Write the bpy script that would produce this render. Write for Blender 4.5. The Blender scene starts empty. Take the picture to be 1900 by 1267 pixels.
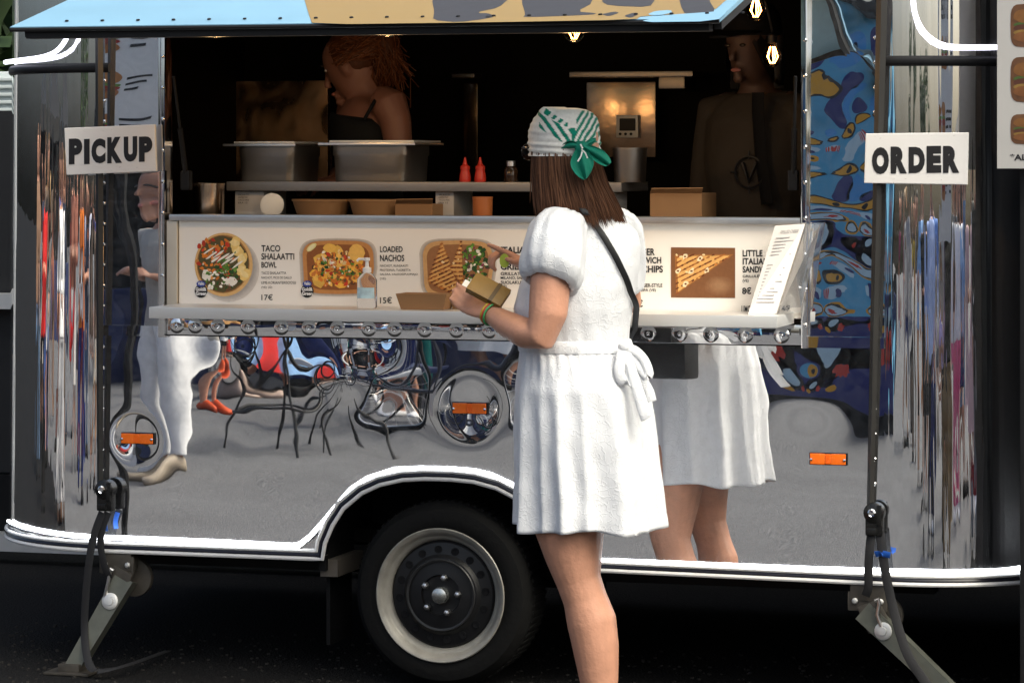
import bpy, bmesh, math, random
from math import sin, cos, pi, radians, sqrt, atan2
from mathutils import Vector as V, Matrix, Quaternion, noise as mnoise

random.seed(7)
sc = bpy.context.scene
# ------------------------------------------------------------------ camera
TH = radians(16.4); F0 = 5900.0; D0 = 9.5; HOR = 290.0; CH = 1.6
CAM = V((D0*sin(TH), -D0*cos(TH), CH))
FW = V((-sin(TH), cos(TH), 0)); RT = V((cos(TH), sin(TH), 0)); UP = V((0, 0, 1))
cd = bpy.data.cameras.new('camera'); cam = bpy.data.objects.new('camera', cd)
sc.collection.objects.link(cam); sc.camera = cam
cam.location = CAM; cam.rotation_euler = (pi/2, 0, TH)
cd.sensor_width = 36; cd.lens = F0/1900*36; cd.shift_y = -(633.5-HOR)/1900
cd.clip_start = 0.1; cd.clip_end = 500
# ------------------------------------------------------------------ sky and sun
SUN_EL = radians(50); SUN_AZ = radians(122)      # azimuth from +Y towards +X: high behind the camera, hazy
wd = bpy.data.worlds.new('World'); sc.world = wd; wd.use_nodes = True
wn = wd.node_tree.nodes; wl = wd.node_tree.links; wn.clear()
wo = wn.new('ShaderNodeOutputWorld'); wb = wn.new('ShaderNodeBackground'); ws = wn.new('ShaderNodeTexSky')
ws.sky_type = 'NISHITA'; ws.sun_disc = False; ws.sun_elevation = SUN_EL; ws.sun_rotation = SUN_AZ
ws.air_density = 0.65; ws.dust_density = 8; ws.ozone_density = 1.0; ws.altitude = 20
wb.inputs[1].default_value = 0.15
wl.new(ws.outputs[0], wb.inputs[0]); wl.new(wb.outputs[0], wo.inputs[0])
ld = bpy.data.lights.new('sun', 'SUN'); ld.energy = 0.5; ld.angle = radians(25); ld.color = (1, .97, .93)
lo = bpy.data.objects.new('sun', ld); sc.collection.objects.link(lo)
sdir = V((sin(SUN_AZ)*cos(SUN_EL), cos(SUN_AZ)*cos(SUN_EL), sin(SUN_EL)))
lo.rotation_euler = sdir.to_track_quat('Z', 'Y').to_euler()
lo.location = sdir*30
sc.view_settings.view_transform = 'Standard'; sc.view_settings.look = 'None'
sc.view_settings.gamma = 1; sc.view_settings.use_curve_mapping = False
sc.view_settings.exposure = 0.88
sc.view_settings.use_white_balance = True; sc.view_settings.white_balance_temperature = 6500; sc.view_settings.white_balance_tint = 0
sc.cycles.max_bounces = 6; sc.cycles.glossy_bounces = 4; sc.cycles.transparent_max_bounces = 12
sc.cycles.use_denoising = True
sc.cycles.caustics_reflective = True; sc.cycles.blur_glossy = 1.0; sc.cycles.sample_clamp_indirect = 6; sc.cycles.caustics_refractive = False

# ------------------------------------------------------------------ places
def ray(px, py): return FW + RT*((px-950)/F0) + UP*((HOR-py)/F0)
def on_y(px, py, Y=0.0):
    d = ray(px, py); return CAM + d*((Y-CAM.y)/d.y)
def at(px, py, dep): return CAM + ray(px, py)*dep
def on_plane(px, py, p0, n):
    d = ray(px, py); return CAM + d*((p0-CAM).dot(n)/d.dot(n))
def WX(px): return on_y(px, HOR, 0).x
LEAN = 0.0137
def leany(z): return (z-.41)*LEAN
def mirpos(px, s):
    """ground position of something seen in the polished side at column px with scale s"""
    p = at(px, HOR, F0/s); return V((p.x, -p.y, 0))

# ------------------------------------------------------------------ materials
MATS = {}
def mat(name, col=(.5, .5, .5), rough=.5, metal=0., var=.12, vs=8., bump=0., bs=60., emit=None, es=0., spec=.5, coat=0., alpha=1., trans=0., ior=1.45, sheen=0., detail=4):
    if name in MATS: return MATS[name]
    m = bpy.data.materials.new(name); m.use_nodes = True; nt = m.node_tree; N = nt.nodes; L = nt.links
    b = N['Principled BSDF']; MATS[name] = m
    b.inputs['Roughness'].default_value = rough; b.inputs['Metallic'].default_value = metal
    b.inputs['Specular IOR Level'].default_value = spec; b.inputs['Coat Weight'].default_value = coat
    b.inputs['Transmission Weight'].default_value = trans; b.inputs['IOR'].default_value = ior
    b.inputs['Sheen Weight'].default_value = sheen; b.inputs['Alpha'].default_value = alpha
    tc = N.new('ShaderNodeTexCoord')
    if var > 0:
        nz = N.new('ShaderNodeTexNoise'); nz.inputs['Scale'].default_value = vs; nz.inputs['Detail'].default_value = detail
        L.new(tc.outputs['Object'], nz.inputs['Vector'])
        mx = N.new('ShaderNodeMix'); mx.data_type = 'RGBA'
        mx.inputs[6].default_value = (*[c*(1-var) for c in col], 1); mx.inputs[7].default_value = (*[min(1, c*(1+var)) for c in col], 1)
        L.new(nz.outputs['Fac'], mx.inputs[0]); L.new(mx.outputs[2], b.inputs['Base Color'])
        mr = N.new('ShaderNodeMapRange'); mr.inputs['To Min'].default_value = max(0, rough-.08); mr.inputs['To Max'].default_value = min(1, rough+.08)
        L.new(nz.outputs['Fac'], mr.inputs['Value']); L.new(mr.outputs[0], b.inputs['Roughness'])
    else: b.inputs['Base Color'].default_value = (*col, 1)
    if bump > 0:
        n2 = N.new('ShaderNodeTexNoise'); n2.inputs['Scale'].default_value = bs; n2.inputs['Detail'].default_value = 5
        L.new(tc.outputs['Object'], n2.inputs['Vector'])
        bp = N.new('ShaderNodeBump'); bp.inputs['Strength'].default_value = 1; bp.inputs['Distance'].default_value = bump
        L.new(n2.outputs['Fac'], bp.inputs['Height']); L.new(bp.outputs[0], b.inputs['Normal'])
    if emit:
        b.inputs['Emission Color'].default_value = (*emit, 1); b.inputs['Emission Strength'].default_value = es
    return m

def mirror_mat(name, amp, scl, amp2=0., scl2=9., col=(.90, .90, .91), rough=.007, dents=()):
    """polished sheet metal: amp/scl a broad oil-canning wave in metres, amp2 a finer one"""
    m = bpy.data.materials.new(name); m.use_nodes = True; N = m.node_tree.nodes; L = m.node_tree.links
    b = N['Principled BSDF']; b.inputs['Metallic'].default_value = 1; b.inputs['Base Color'].default_value = (*col, 1)
    tc = N.new('ShaderNodeTexCoord')
    def nz(sc_, det=0.):
        mp = N.new('ShaderNodeMapping'); mp.inputs['Scale'].default_value = sc_; L.new(tc.outputs['Object'], mp.inputs[0])
        n = N.new('ShaderNodeTexNoise'); n.inputs['Scale'].default_value = 1; n.inputs['Detail'].default_value = det
        n.inputs['Roughness'].default_value = .4
        L.new(mp.outputs[0], n.inputs['Vector']); return n
    a = nz(scl, 0.); mu = N.new('ShaderNodeMath'); mu.operation = 'MULTIPLY'; mu.inputs[1].default_value = amp
    L.new(a.outputs['Fac'], mu.inputs[0]); h = mu.outputs[0]
    if amp2:
        a2 = nz((scl2, scl2, scl2) if not isinstance(scl2, tuple) else scl2, .5)
        ma = N.new('ShaderNodeMath'); ma.operation = 'MULTIPLY_ADD'; ma.inputs[1].default_value = amp2
        L.new(a2.outputs['Fac'], ma.inputs[0]); L.new(h, ma.inputs[2]); h = ma.outputs[0]
    for (dx, dz, A_, sg) in dents:
        vd = N.new('ShaderNodeVectorMath'); vd.operation = 'DISTANCE'; vd.inputs[1].default_value = (dx, 0, dz); L.new(tc.outputs['Object'], vd.inputs[0])
        m1 = N.new('ShaderNodeMath'); m1.operation = 'DIVIDE'; m1.inputs[1].default_value = sg; L.new(vd.outputs['Value'], m1.inputs[0])
        m2 = N.new('ShaderNodeMath'); m2.operation = 'POWER'; m2.inputs[1].default_value = 2; L.new(m1.outputs[0], m2.inputs[0])
        m3 = N.new('ShaderNodeMath'); m3.operation = 'POWER'; m3.inputs[0].default_value = .3679; L.new(m2.outputs[0], m3.inputs[1])
        m4 = N.new('ShaderNodeMath'); m4.operation = 'MULTIPLY_ADD'; m4.inputs[1].default_value = A_; L.new(m3.outputs[0], m4.inputs[0]); L.new(h, m4.inputs[2]); h = m4.outputs[0]
    bp = N.new('ShaderNodeBump'); bp.inputs['Strength'].default_value = 1; bp.inputs['Distance'].default_value = 1
    L.new(h, bp.inputs['Height']); L.new(bp.outputs[0], b.inputs['Normal'])
    # hand-polishing swirls: a little haze that varies
    w = nz((5, 5, 5), 3.); w.inputs['Distortion'].default_value = 2.5
    mr = N.new('ShaderNodeMapRange'); mr.inputs['From Min'].default_value = .35; mr.inputs['From Max'].default_value = .75
    mr.inputs['To Min'].default_value = rough*.6; mr.inputs['To Max'].default_value = rough*2.2
    L.new(w.outputs['Fac'], mr.inputs['Value']); L.new(mr.outputs[0], b.inputs['Roughness'])
    # milky polishing haze under the sharp reflection
    b2 = N.new('ShaderNodeBsdfPrincipled'); b2.inputs['Metallic'].default_value = 1; b2.inputs['Base Color'].default_value = (*col, 1); b2.inputs['Roughness'].default_value = .32; L.new(bp.outputs[0], b2.inputs['Normal'])
    hz = nz((14, 14, 14), 4.); hz.inputs['Distortion'].default_value = 3.; hr = N.new('ShaderNodeMapRange'); hr.inputs['From Min'].default_value = .3; hr.inputs['From Max'].default_value = .8; hr.inputs['To Min'].default_value = .01; hr.inputs['To Max'].default_value = .09; L.new(hz.outputs['Fac'], hr.inputs['Value'])
    ms = N.new('ShaderNodeMixShader'); L.new(hr.outputs[0], ms.inputs[0]); L.new(b.outputs[0], ms.inputs[1]); L.new(b2.outputs[0], ms.inputs[2])
    L.new(ms.outputs[0], N['Material Output'].inputs['Surface'])
    MATS[name] = m; return m

def vcol_mat(name, rough=.5, spec=.3, sheen=0., bump=0., bs=80.):
    m = bpy.data.materials.new(name); m.use_nodes = True; N = m.node_tree.nodes; L = m.node_tree.links
    b = N['Principled BSDF']; b.inputs['Roughness'].default_value = rough; b.inputs['Specular IOR Level'].default_value = spec
    b.inputs['Sheen Weight'].default_value = sheen
    a = N.new('ShaderNodeVertexColor'); a.layer_name = 'col'
    tc = N.new('ShaderNodeTexCoord'); n2 = N.new('ShaderNodeTexNoise'); n2.inputs['Scale'].default_value = 120
    L.new(tc.outputs['Object'], n2.inputs['Vector'])
    mr = N.new('ShaderNodeMapRange'); mr.inputs['To Min'].default_value = .82; mr.inputs['To Max'].default_value = 1.12
    L.new(n2.outputs['Fac'], mr.inputs['Value'])
    mx = N.new('ShaderNodeMix'); mx.data_type = 'RGBA'; mx.blend_type = 'MULTIPLY'; mx.inputs[0].default_value = 1
    L.new(a.outputs['Color'], mx.inputs[6]); L.new(mr.outputs[0], mx.inputs[7]); L.new(mx.outputs[2], b.inputs['Base Color'])
    if bump:
        n3 = N.new('ShaderNodeTexNoise'); n3.inputs['Scale'].default_value = bs; n3.inputs['Detail'].default_value = 4
        L.new(tc.outputs['Object'], n3.inputs['Vector'])
        bp = N.new('ShaderNodeBump'); bp.inputs['Distance'].default_value = bump; L.new(n3.outputs['Fac'], bp.inputs['Height']); L.new(bp.outputs[0], b.inputs['Normal'])
    MATS[name] = m; return m

# ------------------------------------------------------------------ objects
COL = sc.collection
def link(o): COL.objects.link(o); return o
def setp(o, label=None, cat=None, group=None, kind=None):
    if label: o['label'] = label
    if cat: o['category'] = cat
    if group: o['group'] = group
    if kind: o['kind'] = kind
    return o
def thing(name, label, cat, loc=(0, 0, 0), group=None):
    o = link(bpy.data.objects.new(name, None)); o.location = loc; o.empty_display_size = .1
    return setp(o, label, cat, group)
def wloc(o):
    l = V(o.location)
    while o.parent: o = o.parent; l = V(o.location) if o.type == 'EMPTY' else l
    return l
def adopt(o, parent):
    o.parent = parent
    if parent.type == 'EMPTY': o.matrix_parent_inverse = Matrix.Translation(V(parent.location)).inverted()
    return o
def obj(name, me, parent=None, m=None):
    if m is not None:
        me.materials.clear()
        for k in (m if isinstance(m, (list, tuple)) else [m]): me.materials.append(k)
    o = link(bpy.data.objects.new(name, me))
    if parent is not None: adopt(o, parent)
    return o

class MB:
    def __init__(s): s.v = []; s.f = []; s.c = []; s.mi = []; s.cur = (1, 1, 1); s.cm = 0
    def add(s, vs, fs):
        b = len(s.v); s.v += [tuple(p) for p in vs]; s.c += [s.cur]*len(vs)
        for f in fs: s.f.append([b+i for i in f]); s.mi.append(s.cm)
        return s
    def box(s, c, size, rot=None, bev=0.):
        bm = bmesh.new(); bmesh.ops.create_cube(bm, size=1)
        for v in bm.verts: v.co = V((v.co.x*size[0], v.co.y*size[1], v.co.z*size[2]))
        if bev: bmesh.ops.bevel(bm, geom=bm.edges[:], offset=bev, segments=2, profile=.7, affect='EDGES')
        bm.verts.index_update()
        R = rot if rot is not None else Matrix.Identity(3); c = V(c)
        s.add([R @ v.co + c for v in bm.verts], [[v.index for v in f.verts] for f in bm.faces]); bm.free(); return s
    def bbox(s, a, b, bev=0.):
        a = V(a); b = V(b); return s.box((a+b)/2, [abs(q) for q in (b-a)], None, bev)
    def tube(s, pts, r, n=8, flat=1., side=None, cap=True, closed=False):
        return s.loft(pts, [(q, q*flat) if not isinstance(q, tuple) else q for q in (r if isinstance(r, list) else [r]*len(pts))], n, side, cap, closed)
    def loft(s, pts, rad, n=12, side=None, cap=True, closed=False, sq=1.):
        pts = [V(p) for p in pts]; k = len(pts); vs = []; prev = None
        for i in range(k):
            t = (pts[(i+1) % k]-pts[i-1]) if closed else (pts[min(i+1, k-1)]-pts[max(i-1, 0)])
            if t.length < 1e-9: t = V((0, 0, 1))
            t.normalize()
            if side is not None: ref = V(side)
            elif prev is not None: ref = prev
            else: ref = V((1, 0, 0)) if abs(t.x) < .9 else V((0, 1, 0))
            a = ref - t*ref.dot(t)
            if a.length < 1e-6: a = V((0, 1, 0)) - t*t.y
            a.normalize(); prev = a; b = t.cross(a)
            ra, rb = rad[i] if isinstance(rad[i], tuple) else (rad[i], rad[i])
            for j in range(n):
                q = 2*pi*j/n; ca, sa = cos(q), sin(q)
                if sq != 1.: ca = math.copysign(abs(ca)**sq, ca); sa = math.copysign(abs(sa)**sq, sa)
                vs.append(pts[i] + a*(ra*ca) + b*(rb*sa))
        fs = []
        for i in range(k if closed else k-1):
            for j in range(n):
                i2 = (i+1) % k
                fs.append([i*n+j, i*n+(j+1) % n, i2*n+(j+1) % n, i2*n+j])
        if cap and not closed:
            fs.append([j for j in range(n)][::-1]); fs.append([(k-1)*n+j for j in range(n)])
        return s.add(vs, fs)
    def ell(s, c, r, rot=None, nu=14, nv=9):
        R = rot if rot is not None else Matrix.Identity(3); c = V(c); vs = [c + R @ V((0, 0, -r[2]))]; fs = []
        for i in range(1, nv):
            p = -pi/2 + pi*i/nv
            for j in range(nu):
                q = 2*pi*j/nu; vs.append(c + R @ V((r[0]*cos(p)*cos(q), r[1]*cos(p)*sin(q), r[2]*sin(p))))
        vs.append(c + R @ V((0, 0, r[2]))); T = len(vs)-1
        for j in range(nu):
            fs.append([0, 1+(j+1) % nu, 1+j]); fs.append([T, T-nu+j, T-nu+(j+1) % nu])
        for i in range(nv-2):
            for j in range(nu):
                a = 1+i*nu; fs.append([a+j, a+(j+1) % nu, a+nu+(j+1) % nu, a+nu+j])
        return s.add(vs, fs)
    def lathe(s, prof, c, axis=(0, 0, 1), n=24, closed=False):
        """prof: (radius, height) pairs"""
        q = V((0, 0, 1)).rotation_difference(V(axis)); c = V(c); vs = []; k = len(prof)
        for r, h in prof:
            for j in range(n): vs.append(c + q @ V((r*cos(2*pi*j/n), r*sin(2*pi*j/n), h)))
        fs = [[i*n+j, i*n+(j+1) % n, (i+1) % k*n+(j+1) % n, (i+1) % k*n+j] for i in range(k if closed else k-1) for j in range(n)]
        if not closed:
            if prof[0][0] > 1e-6: fs.append(list(range(n))[::-1])
            if prof[-1][0] > 1e-6: fs.append([(k-1)*n+j for j in range(n)])
        return s.add(vs, fs)
    def slab(s, front, off):
        """front: outline points, off: vector to the back face"""
        front = [V(p) for p in front]; n = len(front); off = V(off)
        vs = front + [p+off for p in front]
        fs = [list(range(n)), list(range(2*n-1, n-1, -1))] + [[i, i+n, (i+1) % n+n, (i+1) % n] for i in range(n)]
        return s.add(vs, fs)
    def poly(s, pts): return s.add(pts, [list(range(len(pts)))])
    def mesh(s, name='mesh', smooth=None, fix=True):
        me = bpy.data.meshes.new(name); me.from_pydata(s.v, [], s.f)
        if any(c != (1, 1, 1) for c in s.c):
            a = me.color_attributes.new('col', 'FLOAT_COLOR', 'POINT')
            flat = []
            for c in s.c: flat += [*c, 1]
            a.data.foreach_set('color', flat)
        if any(s.mi): me.polygons.foreach_set('material_index', s.mi)
        if fix:
            bm = bmesh.new(); bm.from_mesh(me); bmesh.ops.recalc_face_normals(bm, faces=bm.faces[:]); bm.to_mesh(me); bm.free()
        if smooth:
            me.polygons.foreach_set('use_smooth', [True]*len(me.polygons))
            me.set_sharp_from_angle(angle=radians(smooth))
        me.update(); return me
    def build(s, name, m, parent=None, smooth=None, fix=True): return obj(name, s.mesh(name, smooth, fix), parent, m)

def remesh(mb, voxel, it=4, fac=.5):
    me = mb.mesh('tmp'); o = bpy.data.objects.new('tmp', me); link(o)
    r = o.modifiers.new('r', 'REMESH'); r.mode = 'VOXEL'; r.voxel_size = voxel; r.use_smooth_shade = True
    if it:
        s_ = o.modifiers.new('s', 'SMOOTH'); s_.factor = fac; s_.iterations = it
    dg = bpy.context.evaluated_depsgraph_get(); dg.update()
    out = bpy.data.meshes.new_from_object(o.evaluated_get(dg))
    bpy.data.objects.remove(o); bpy.data.meshes.remove(me)
    out.polygons.foreach_set('use_smooth', [True]*len(out.polygons)); return out

def text_mesh(txt, bold=.0, ext=0.):
    cu = bpy.data.curves.new('t', 'FONT'); cu.body = txt; cu.size = 1; cu.offset = bold; cu.extrude = ext; cu.resolution_u = 4
    o = bpy.data.objects.new('t', cu); link(o)
    dg = bpy.context.evaluated_depsgraph_get(); dg.update()
    me = bpy.data.meshes.new_from_object(o.evaluated_get(dg))
    bpy.data.objects.remove(o); bpy.data.curves.remove(cu)
    vs = [tuple(v.co) for v in me.vertices]; fs = [list(p.vertices) for p in me.polygons]; bpy.data.meshes.remove(me)
    return vs, fs
def text_on(mb, txt, quad, fn, bold=.02, jit=0., sx=None):
    """fit txt into px box (x0,y0,x1,y1); fn(px,py) -> 3D"""
    vs, fs = text_mesh(txt, bold); xs = [v[0] for v in vs]; ys = [v[1] for v in vs]
    ax, bx, ay, by = min(xs), max(xs), min(ys), max(ys); x0, y0, x1, y1 = quad
    out = [fn(x0+(x-ax)/(bx-ax)*(x1-x0), y1-(y-ay)/(by-ay)*(y1-y0)) for x, y, z in vs]
    mb.add(out, fs)

# ------------------------------------------------------------------ common materials
MIR = mirror_mat('polished_steel_lower', .0022, (3.0, 1, 2.6), .00026, 9., dents=[(*on_y(x, y).xz, a, g) for x, y, a, g in ((250, 815, -.0032, .052), (872, 757, -.003, .07), (1500, 735, .003, .09), (640, 700, .0018, .07), (690, 640, -.002, .06), (420, 640, .0015, .07))])
MIRS = mirror_mat('polished_steel_side', .0085, (4.4, 1, 5.0), .0004, 13.)
MIRC = mirror_mat('polished_steel_corner', .0013, (10, 10, .6), .0006, (70, 70, 2.5))
CHROME = mat('chrome', (.75, .75, .76), .08, 1, var=.05)
ALU = mat('brushed_aluminium', (.72, .71, .70), .32, 1, var=.08, vs=30)
ALUM = mat('matt_aluminium', (.62, .62, .61), .5, .7, var=.1, vs=20)
STEEL = mat('kitchen_steel', (.26, .24, .22), .35, 1, var=.15, vs=6)
BLACK = mat('black_rubber', (.008, .008, .009), .7, var=.2, vs=20, spec=.15)
BLACKM = mat('black_metal', (.010, .010, .011), .45, var=.2, vs=14, spec=.25)
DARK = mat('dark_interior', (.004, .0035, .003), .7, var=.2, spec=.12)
WHITEP = mat('white_sign_paint', (.74, .72, .70), .45, var=.05, vs=6, bump=.0004, bs=90)
BOARD = mat('menu_board_white', (.87, .83, .77), .4, var=.03, vs=3)
INK = mat('black_print', (.012, .011, .012), .5, var=0)
PRINT = vcol_mat('printed_colours', .4)
ORANGE = mat('orange_reflector', (.95, .17, .01), .25, var=.08, vs=150, coat=.5, emit=(1, .16, .01), es=.0)
LED = mat('led_strip', (.9, .9, 1), .4, var=0, emit=(.93, .92, 1), es=12.)
WHITEBEAD = mat('white_vinyl_bead', (.70, .69, .68), .3, var=.06, vs=20)
NAVYBAND = mat('dark_vinyl_band', (.012, .012, .02), .25, var=.1)
SKIN = mat('skin', (.52, .265, .175), .48, var=.22, vs=26, bump=.0012, bs=120, spec=.35)
SKIN2 = mat('skin_tan', (.36, .19, .13), .5, var=.12, vs=12, spec=.35)
BULB = mat('bulb_glass', (1, .9, .8), .02, var=0, trans=1, ior=1.1)
FIL = mat('bulb_filament', (1, .5, .2), .5, var=0, emit=(1, .36, .08), es=22)
# ================================================================== ground
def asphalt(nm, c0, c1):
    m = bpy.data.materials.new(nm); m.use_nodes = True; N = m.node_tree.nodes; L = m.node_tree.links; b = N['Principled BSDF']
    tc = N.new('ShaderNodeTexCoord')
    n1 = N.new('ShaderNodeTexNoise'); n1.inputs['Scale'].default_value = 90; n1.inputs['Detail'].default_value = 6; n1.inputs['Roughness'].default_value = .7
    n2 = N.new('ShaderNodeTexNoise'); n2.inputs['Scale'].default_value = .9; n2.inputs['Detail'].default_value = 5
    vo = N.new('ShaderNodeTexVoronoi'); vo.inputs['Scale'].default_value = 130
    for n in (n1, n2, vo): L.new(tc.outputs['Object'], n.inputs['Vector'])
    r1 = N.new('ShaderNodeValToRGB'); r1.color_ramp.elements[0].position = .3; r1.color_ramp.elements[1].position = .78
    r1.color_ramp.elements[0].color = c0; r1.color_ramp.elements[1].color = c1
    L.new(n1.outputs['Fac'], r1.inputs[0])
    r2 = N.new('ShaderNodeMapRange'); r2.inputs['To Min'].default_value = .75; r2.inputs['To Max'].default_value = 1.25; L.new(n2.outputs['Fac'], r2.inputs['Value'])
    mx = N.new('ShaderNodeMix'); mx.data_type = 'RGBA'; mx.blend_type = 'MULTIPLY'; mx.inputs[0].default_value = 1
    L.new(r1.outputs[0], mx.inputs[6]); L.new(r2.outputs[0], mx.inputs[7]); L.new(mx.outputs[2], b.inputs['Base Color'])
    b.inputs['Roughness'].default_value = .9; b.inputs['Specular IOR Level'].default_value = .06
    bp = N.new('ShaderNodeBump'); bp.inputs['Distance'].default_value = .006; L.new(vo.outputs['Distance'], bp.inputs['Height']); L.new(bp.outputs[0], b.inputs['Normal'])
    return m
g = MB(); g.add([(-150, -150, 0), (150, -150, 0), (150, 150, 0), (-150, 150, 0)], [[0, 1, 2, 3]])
setp(g.build('asphalt_ground', asphalt('shaded_asphalt', (.006, .006, .007, 1), (.028, .0275, .027, 1))), 'asphalt ground under the trailer, its shade painted in as dark grey', 'ground', kind='structure')  # shade around the trailer is put into this darker asphalt colour

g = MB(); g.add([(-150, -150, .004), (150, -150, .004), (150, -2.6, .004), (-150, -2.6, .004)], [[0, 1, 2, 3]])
setp(g.build('square_paving', asphalt('square_asphalt', (.075, .076, .082, 1), (.225, .224, .23, 1))), 'pale grey asphalt of the square in front of the trailer', 'ground', kind='structure')  # the square's asphalt, without the shade painted in near the trailer
# stones, leaves and litter lying about on the dark asphalt
gm = MB(); rg = random.Random(21)
for _ in range(1500):
    x, y = rg.uniform(-2.2, 2.2), rg.uniform(-.75, .9); r = rg.uniform(.002, .0055); gm.box((x, y, r*.5), (r*2, r*1.6, r), Matrix.Rotation(rg.uniform(0, 3), 3, 'Z'))
setp(gm.build('gravel', mat('loose_grit', (.035, .033, .031), .9, var=.5, vs=60, spec=.1)), 'loose pale grit scattered on the asphalt', 'gravel', kind='stuff')
# ================================================================== trailer body
XL, XR, RC = WX(190), WX(1640), .5
BACK = 2.0
Zb, Zs, Zc, Zbelt, Ztop = .385, 1.046, 1.112, 1.875, 2.75
XW0, XW1 = WX(297), WX(1499)
trailer = thing('food_trailer', 'mirror polished food trailer with serving hatch propped open', 'trailer', (0, .9, 0))

def on_body(px, py, out=0.):
    p = on_y(px, py, -out)
    if XL <= p.x <= XR: return p
    c = XL if p.x < XL else XR
    d = ray(px, py); R = RC+out
    ox, oy = CAM.x-c, CAM.y-RC
    A = d.x**2+d.y**2; B = 2*(ox*d.x+oy*d.y); C_ = ox*ox+oy*oy-R*R; D = B*B-4*A*C_
    if D < 0: D = 0
    t = (-B-sqrt(D))/(2*A); return CAM+d*t
def wrap(s, z, out=0.):
    for e, sg in ((XL, -1), (XR, 1)):
        u = (s-e)*sg
        if u > 0:
            ph = u/RC
            if ph < pi/2: return V((e+sg*(RC+out)*sin(ph), RC-(RC+out)*cos(ph), z))
            return V((e+sg*(RC+out), RC+(u-RC*pi/2), z))
    return V((s, -out, z))

def panel(name, x0, x1, z0, z1, m, nx=1, nz=1):
    """sheet panel, slightly leaning in towards the roof"""
    b = MB(); pts = [(x0, z0), (x1, z0), (x1, z1), (x0, z1)]
    b.slab([(x, leany(z), z) for x, z in pts], (0, .03, 0)); return b.build(name, m, trailer)

# lower panel with the wheel arch cut out
ARCH_L = [(602, 1037), (607, 1008), (621, 975), (641, 944), (675, 916), (708, 901), (749, 892), (790, 890)]
AC = 815
arch = [on_y(x, y).xz for x, y in ARCH_L] + [on_y(2*AC-x, y+((AC-x)*2*.0006*(y-290)/100*8)).xz for x, y in reversed(ARCH_L)]
arch = [V((a[0], 0, a[1])) for a in arch]
out = [V((XL, 0, Zb)), V((arch[0].x, 0, Zb))] + arch[1:-1] + [V((arch[-1].x, 0, Zb)), V((XR, 0, Zb)), V((XR, 0, Zs)), V((XL, 0, Zs))]
b = MB()
b.slab([V((p.x, leany(p.z), p.z)) for p in out], (0, .03, 0)); b.build('lower_panel', MIR, trailer)
panel('side_panel', XL, XW0, Zs+.0015, Ztop, MIR)
panel('side_panel', XW1, XR, Zs+.0015, Ztop, MIRS)
panel('header_panel', XW0+.001, XW1-.001, 2.235, Ztop, MIR)
def corner(name, e, sg, z0, z1, m):
    b = MB(); N_ = 48; T = .012
    us = [RC*pi/2*i/N_ for i in range(N_+1)] + [RC*pi/2 + .25*(i+1) for i in range(6)]
    us[-1] = RC*pi/2+(BACK-RC)
    vs = []; fs = []; zs = [z0+(z1-z0)*k/6 for k in range(7)]; nz = 7
    for o_ in (0, -T):
        for u in us:
            for z in zs:
                p = wrap(e+sg*u, z, o_); p.y += leany(z); vs.append(p)
    n = len(us)
    for k in (0, 1):
        o_ = k*n*nz
        for i in range(n-1):
            for j in range(nz-1): fs.append([o_+i*nz+j, o_+(i+1)*nz+j, o_+(i+1)*nz+j+1, o_+i*nz+j+1])
    B0 = n*nz
    for i in range(n-1):
        for j in (0, nz-1): fs.append([i*nz+j, (i+1)*nz+j, B0+(i+1)*nz+j, B0+i*nz+j])
    for i in (0, n-1):
        for j in range(nz-1): fs.append([i*nz+j, i*nz+j+1, B0+i*nz+j+1, B0+i*nz+j])
    b.add(vs, fs)
    return b.build(name, m, trailer, smooth=30)
for e, sg in ((XL, -1), (XR, 1)):
    corner('corner_panel', e, sg, Zb, Zbelt-.012, MIRC)
    corner('corner_panel', e, sg, Zbelt+.012, Ztop, MIRC)
    b = MB(); pts = [wrap(e+sg*u, Zbelt, .004) for u in [-.015+.02*i for i in range(55)]]
    b.tube([V((p.x, p.y+leany(Zbelt), p.z)) for p in pts], .015, 10, .5, side=(0, 0, 1)); b.build('belt_moulding', BLACKM, trailer, 40)
b = MB(); b.bbox((XL-RC+.02, .15, Ztop), (XR+RC-.02, BACK, Ztop+.06), .02); b.bbox((XL-.02, .045, Ztop+.001), (XR+.02, .16, Ztop+.058), .02); b.build('roof', ALU, trailer)
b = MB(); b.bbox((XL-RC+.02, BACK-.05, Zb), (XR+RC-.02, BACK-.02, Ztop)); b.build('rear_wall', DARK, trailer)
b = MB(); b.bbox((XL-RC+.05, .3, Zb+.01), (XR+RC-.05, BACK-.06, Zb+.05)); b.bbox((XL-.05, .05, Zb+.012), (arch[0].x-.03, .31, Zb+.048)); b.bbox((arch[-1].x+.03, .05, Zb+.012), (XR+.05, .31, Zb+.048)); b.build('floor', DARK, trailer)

# wheel housing
b = MB(); wx0, wx1 = arch[0].x-.01, arch[-1].x+.01
zt = max(p.z for p in arch)+.03
b.bbox((wx0-.02, .035, zt), (wx1+.02, .5, zt+.02)); b.bbox((wx0-.02, .035, Zb-.05), (wx0, .5, zt)); b.bbox((wx1, .035, Zb-.05), (wx1+.02, .5, zt)); b.bbox((wx0-.02, .48, .25), (wx1+.02, .5, zt))
b.build('wheel_housing', BLACK, trailer)
b = MB(); b.bbox((XL-.1, .3, .30), (XR+.1, .38, Zb-.0)); b.bbox((XL-.2, 1.5, .30), (XR+.2, 1.58, Zb)); b.bbox((WX(760), .3, .24), (WX(880), 1.6, .30)); b.build('chassis', BLACKM, trailer)
b = MB(); b.bbox((WX(582), .06, .315), (WX(614), .3, .368)); b.build('chassis_bracket', mat('dirty_steel', (.12, .105, .09), .6, .3, var=.4), trailer)

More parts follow.
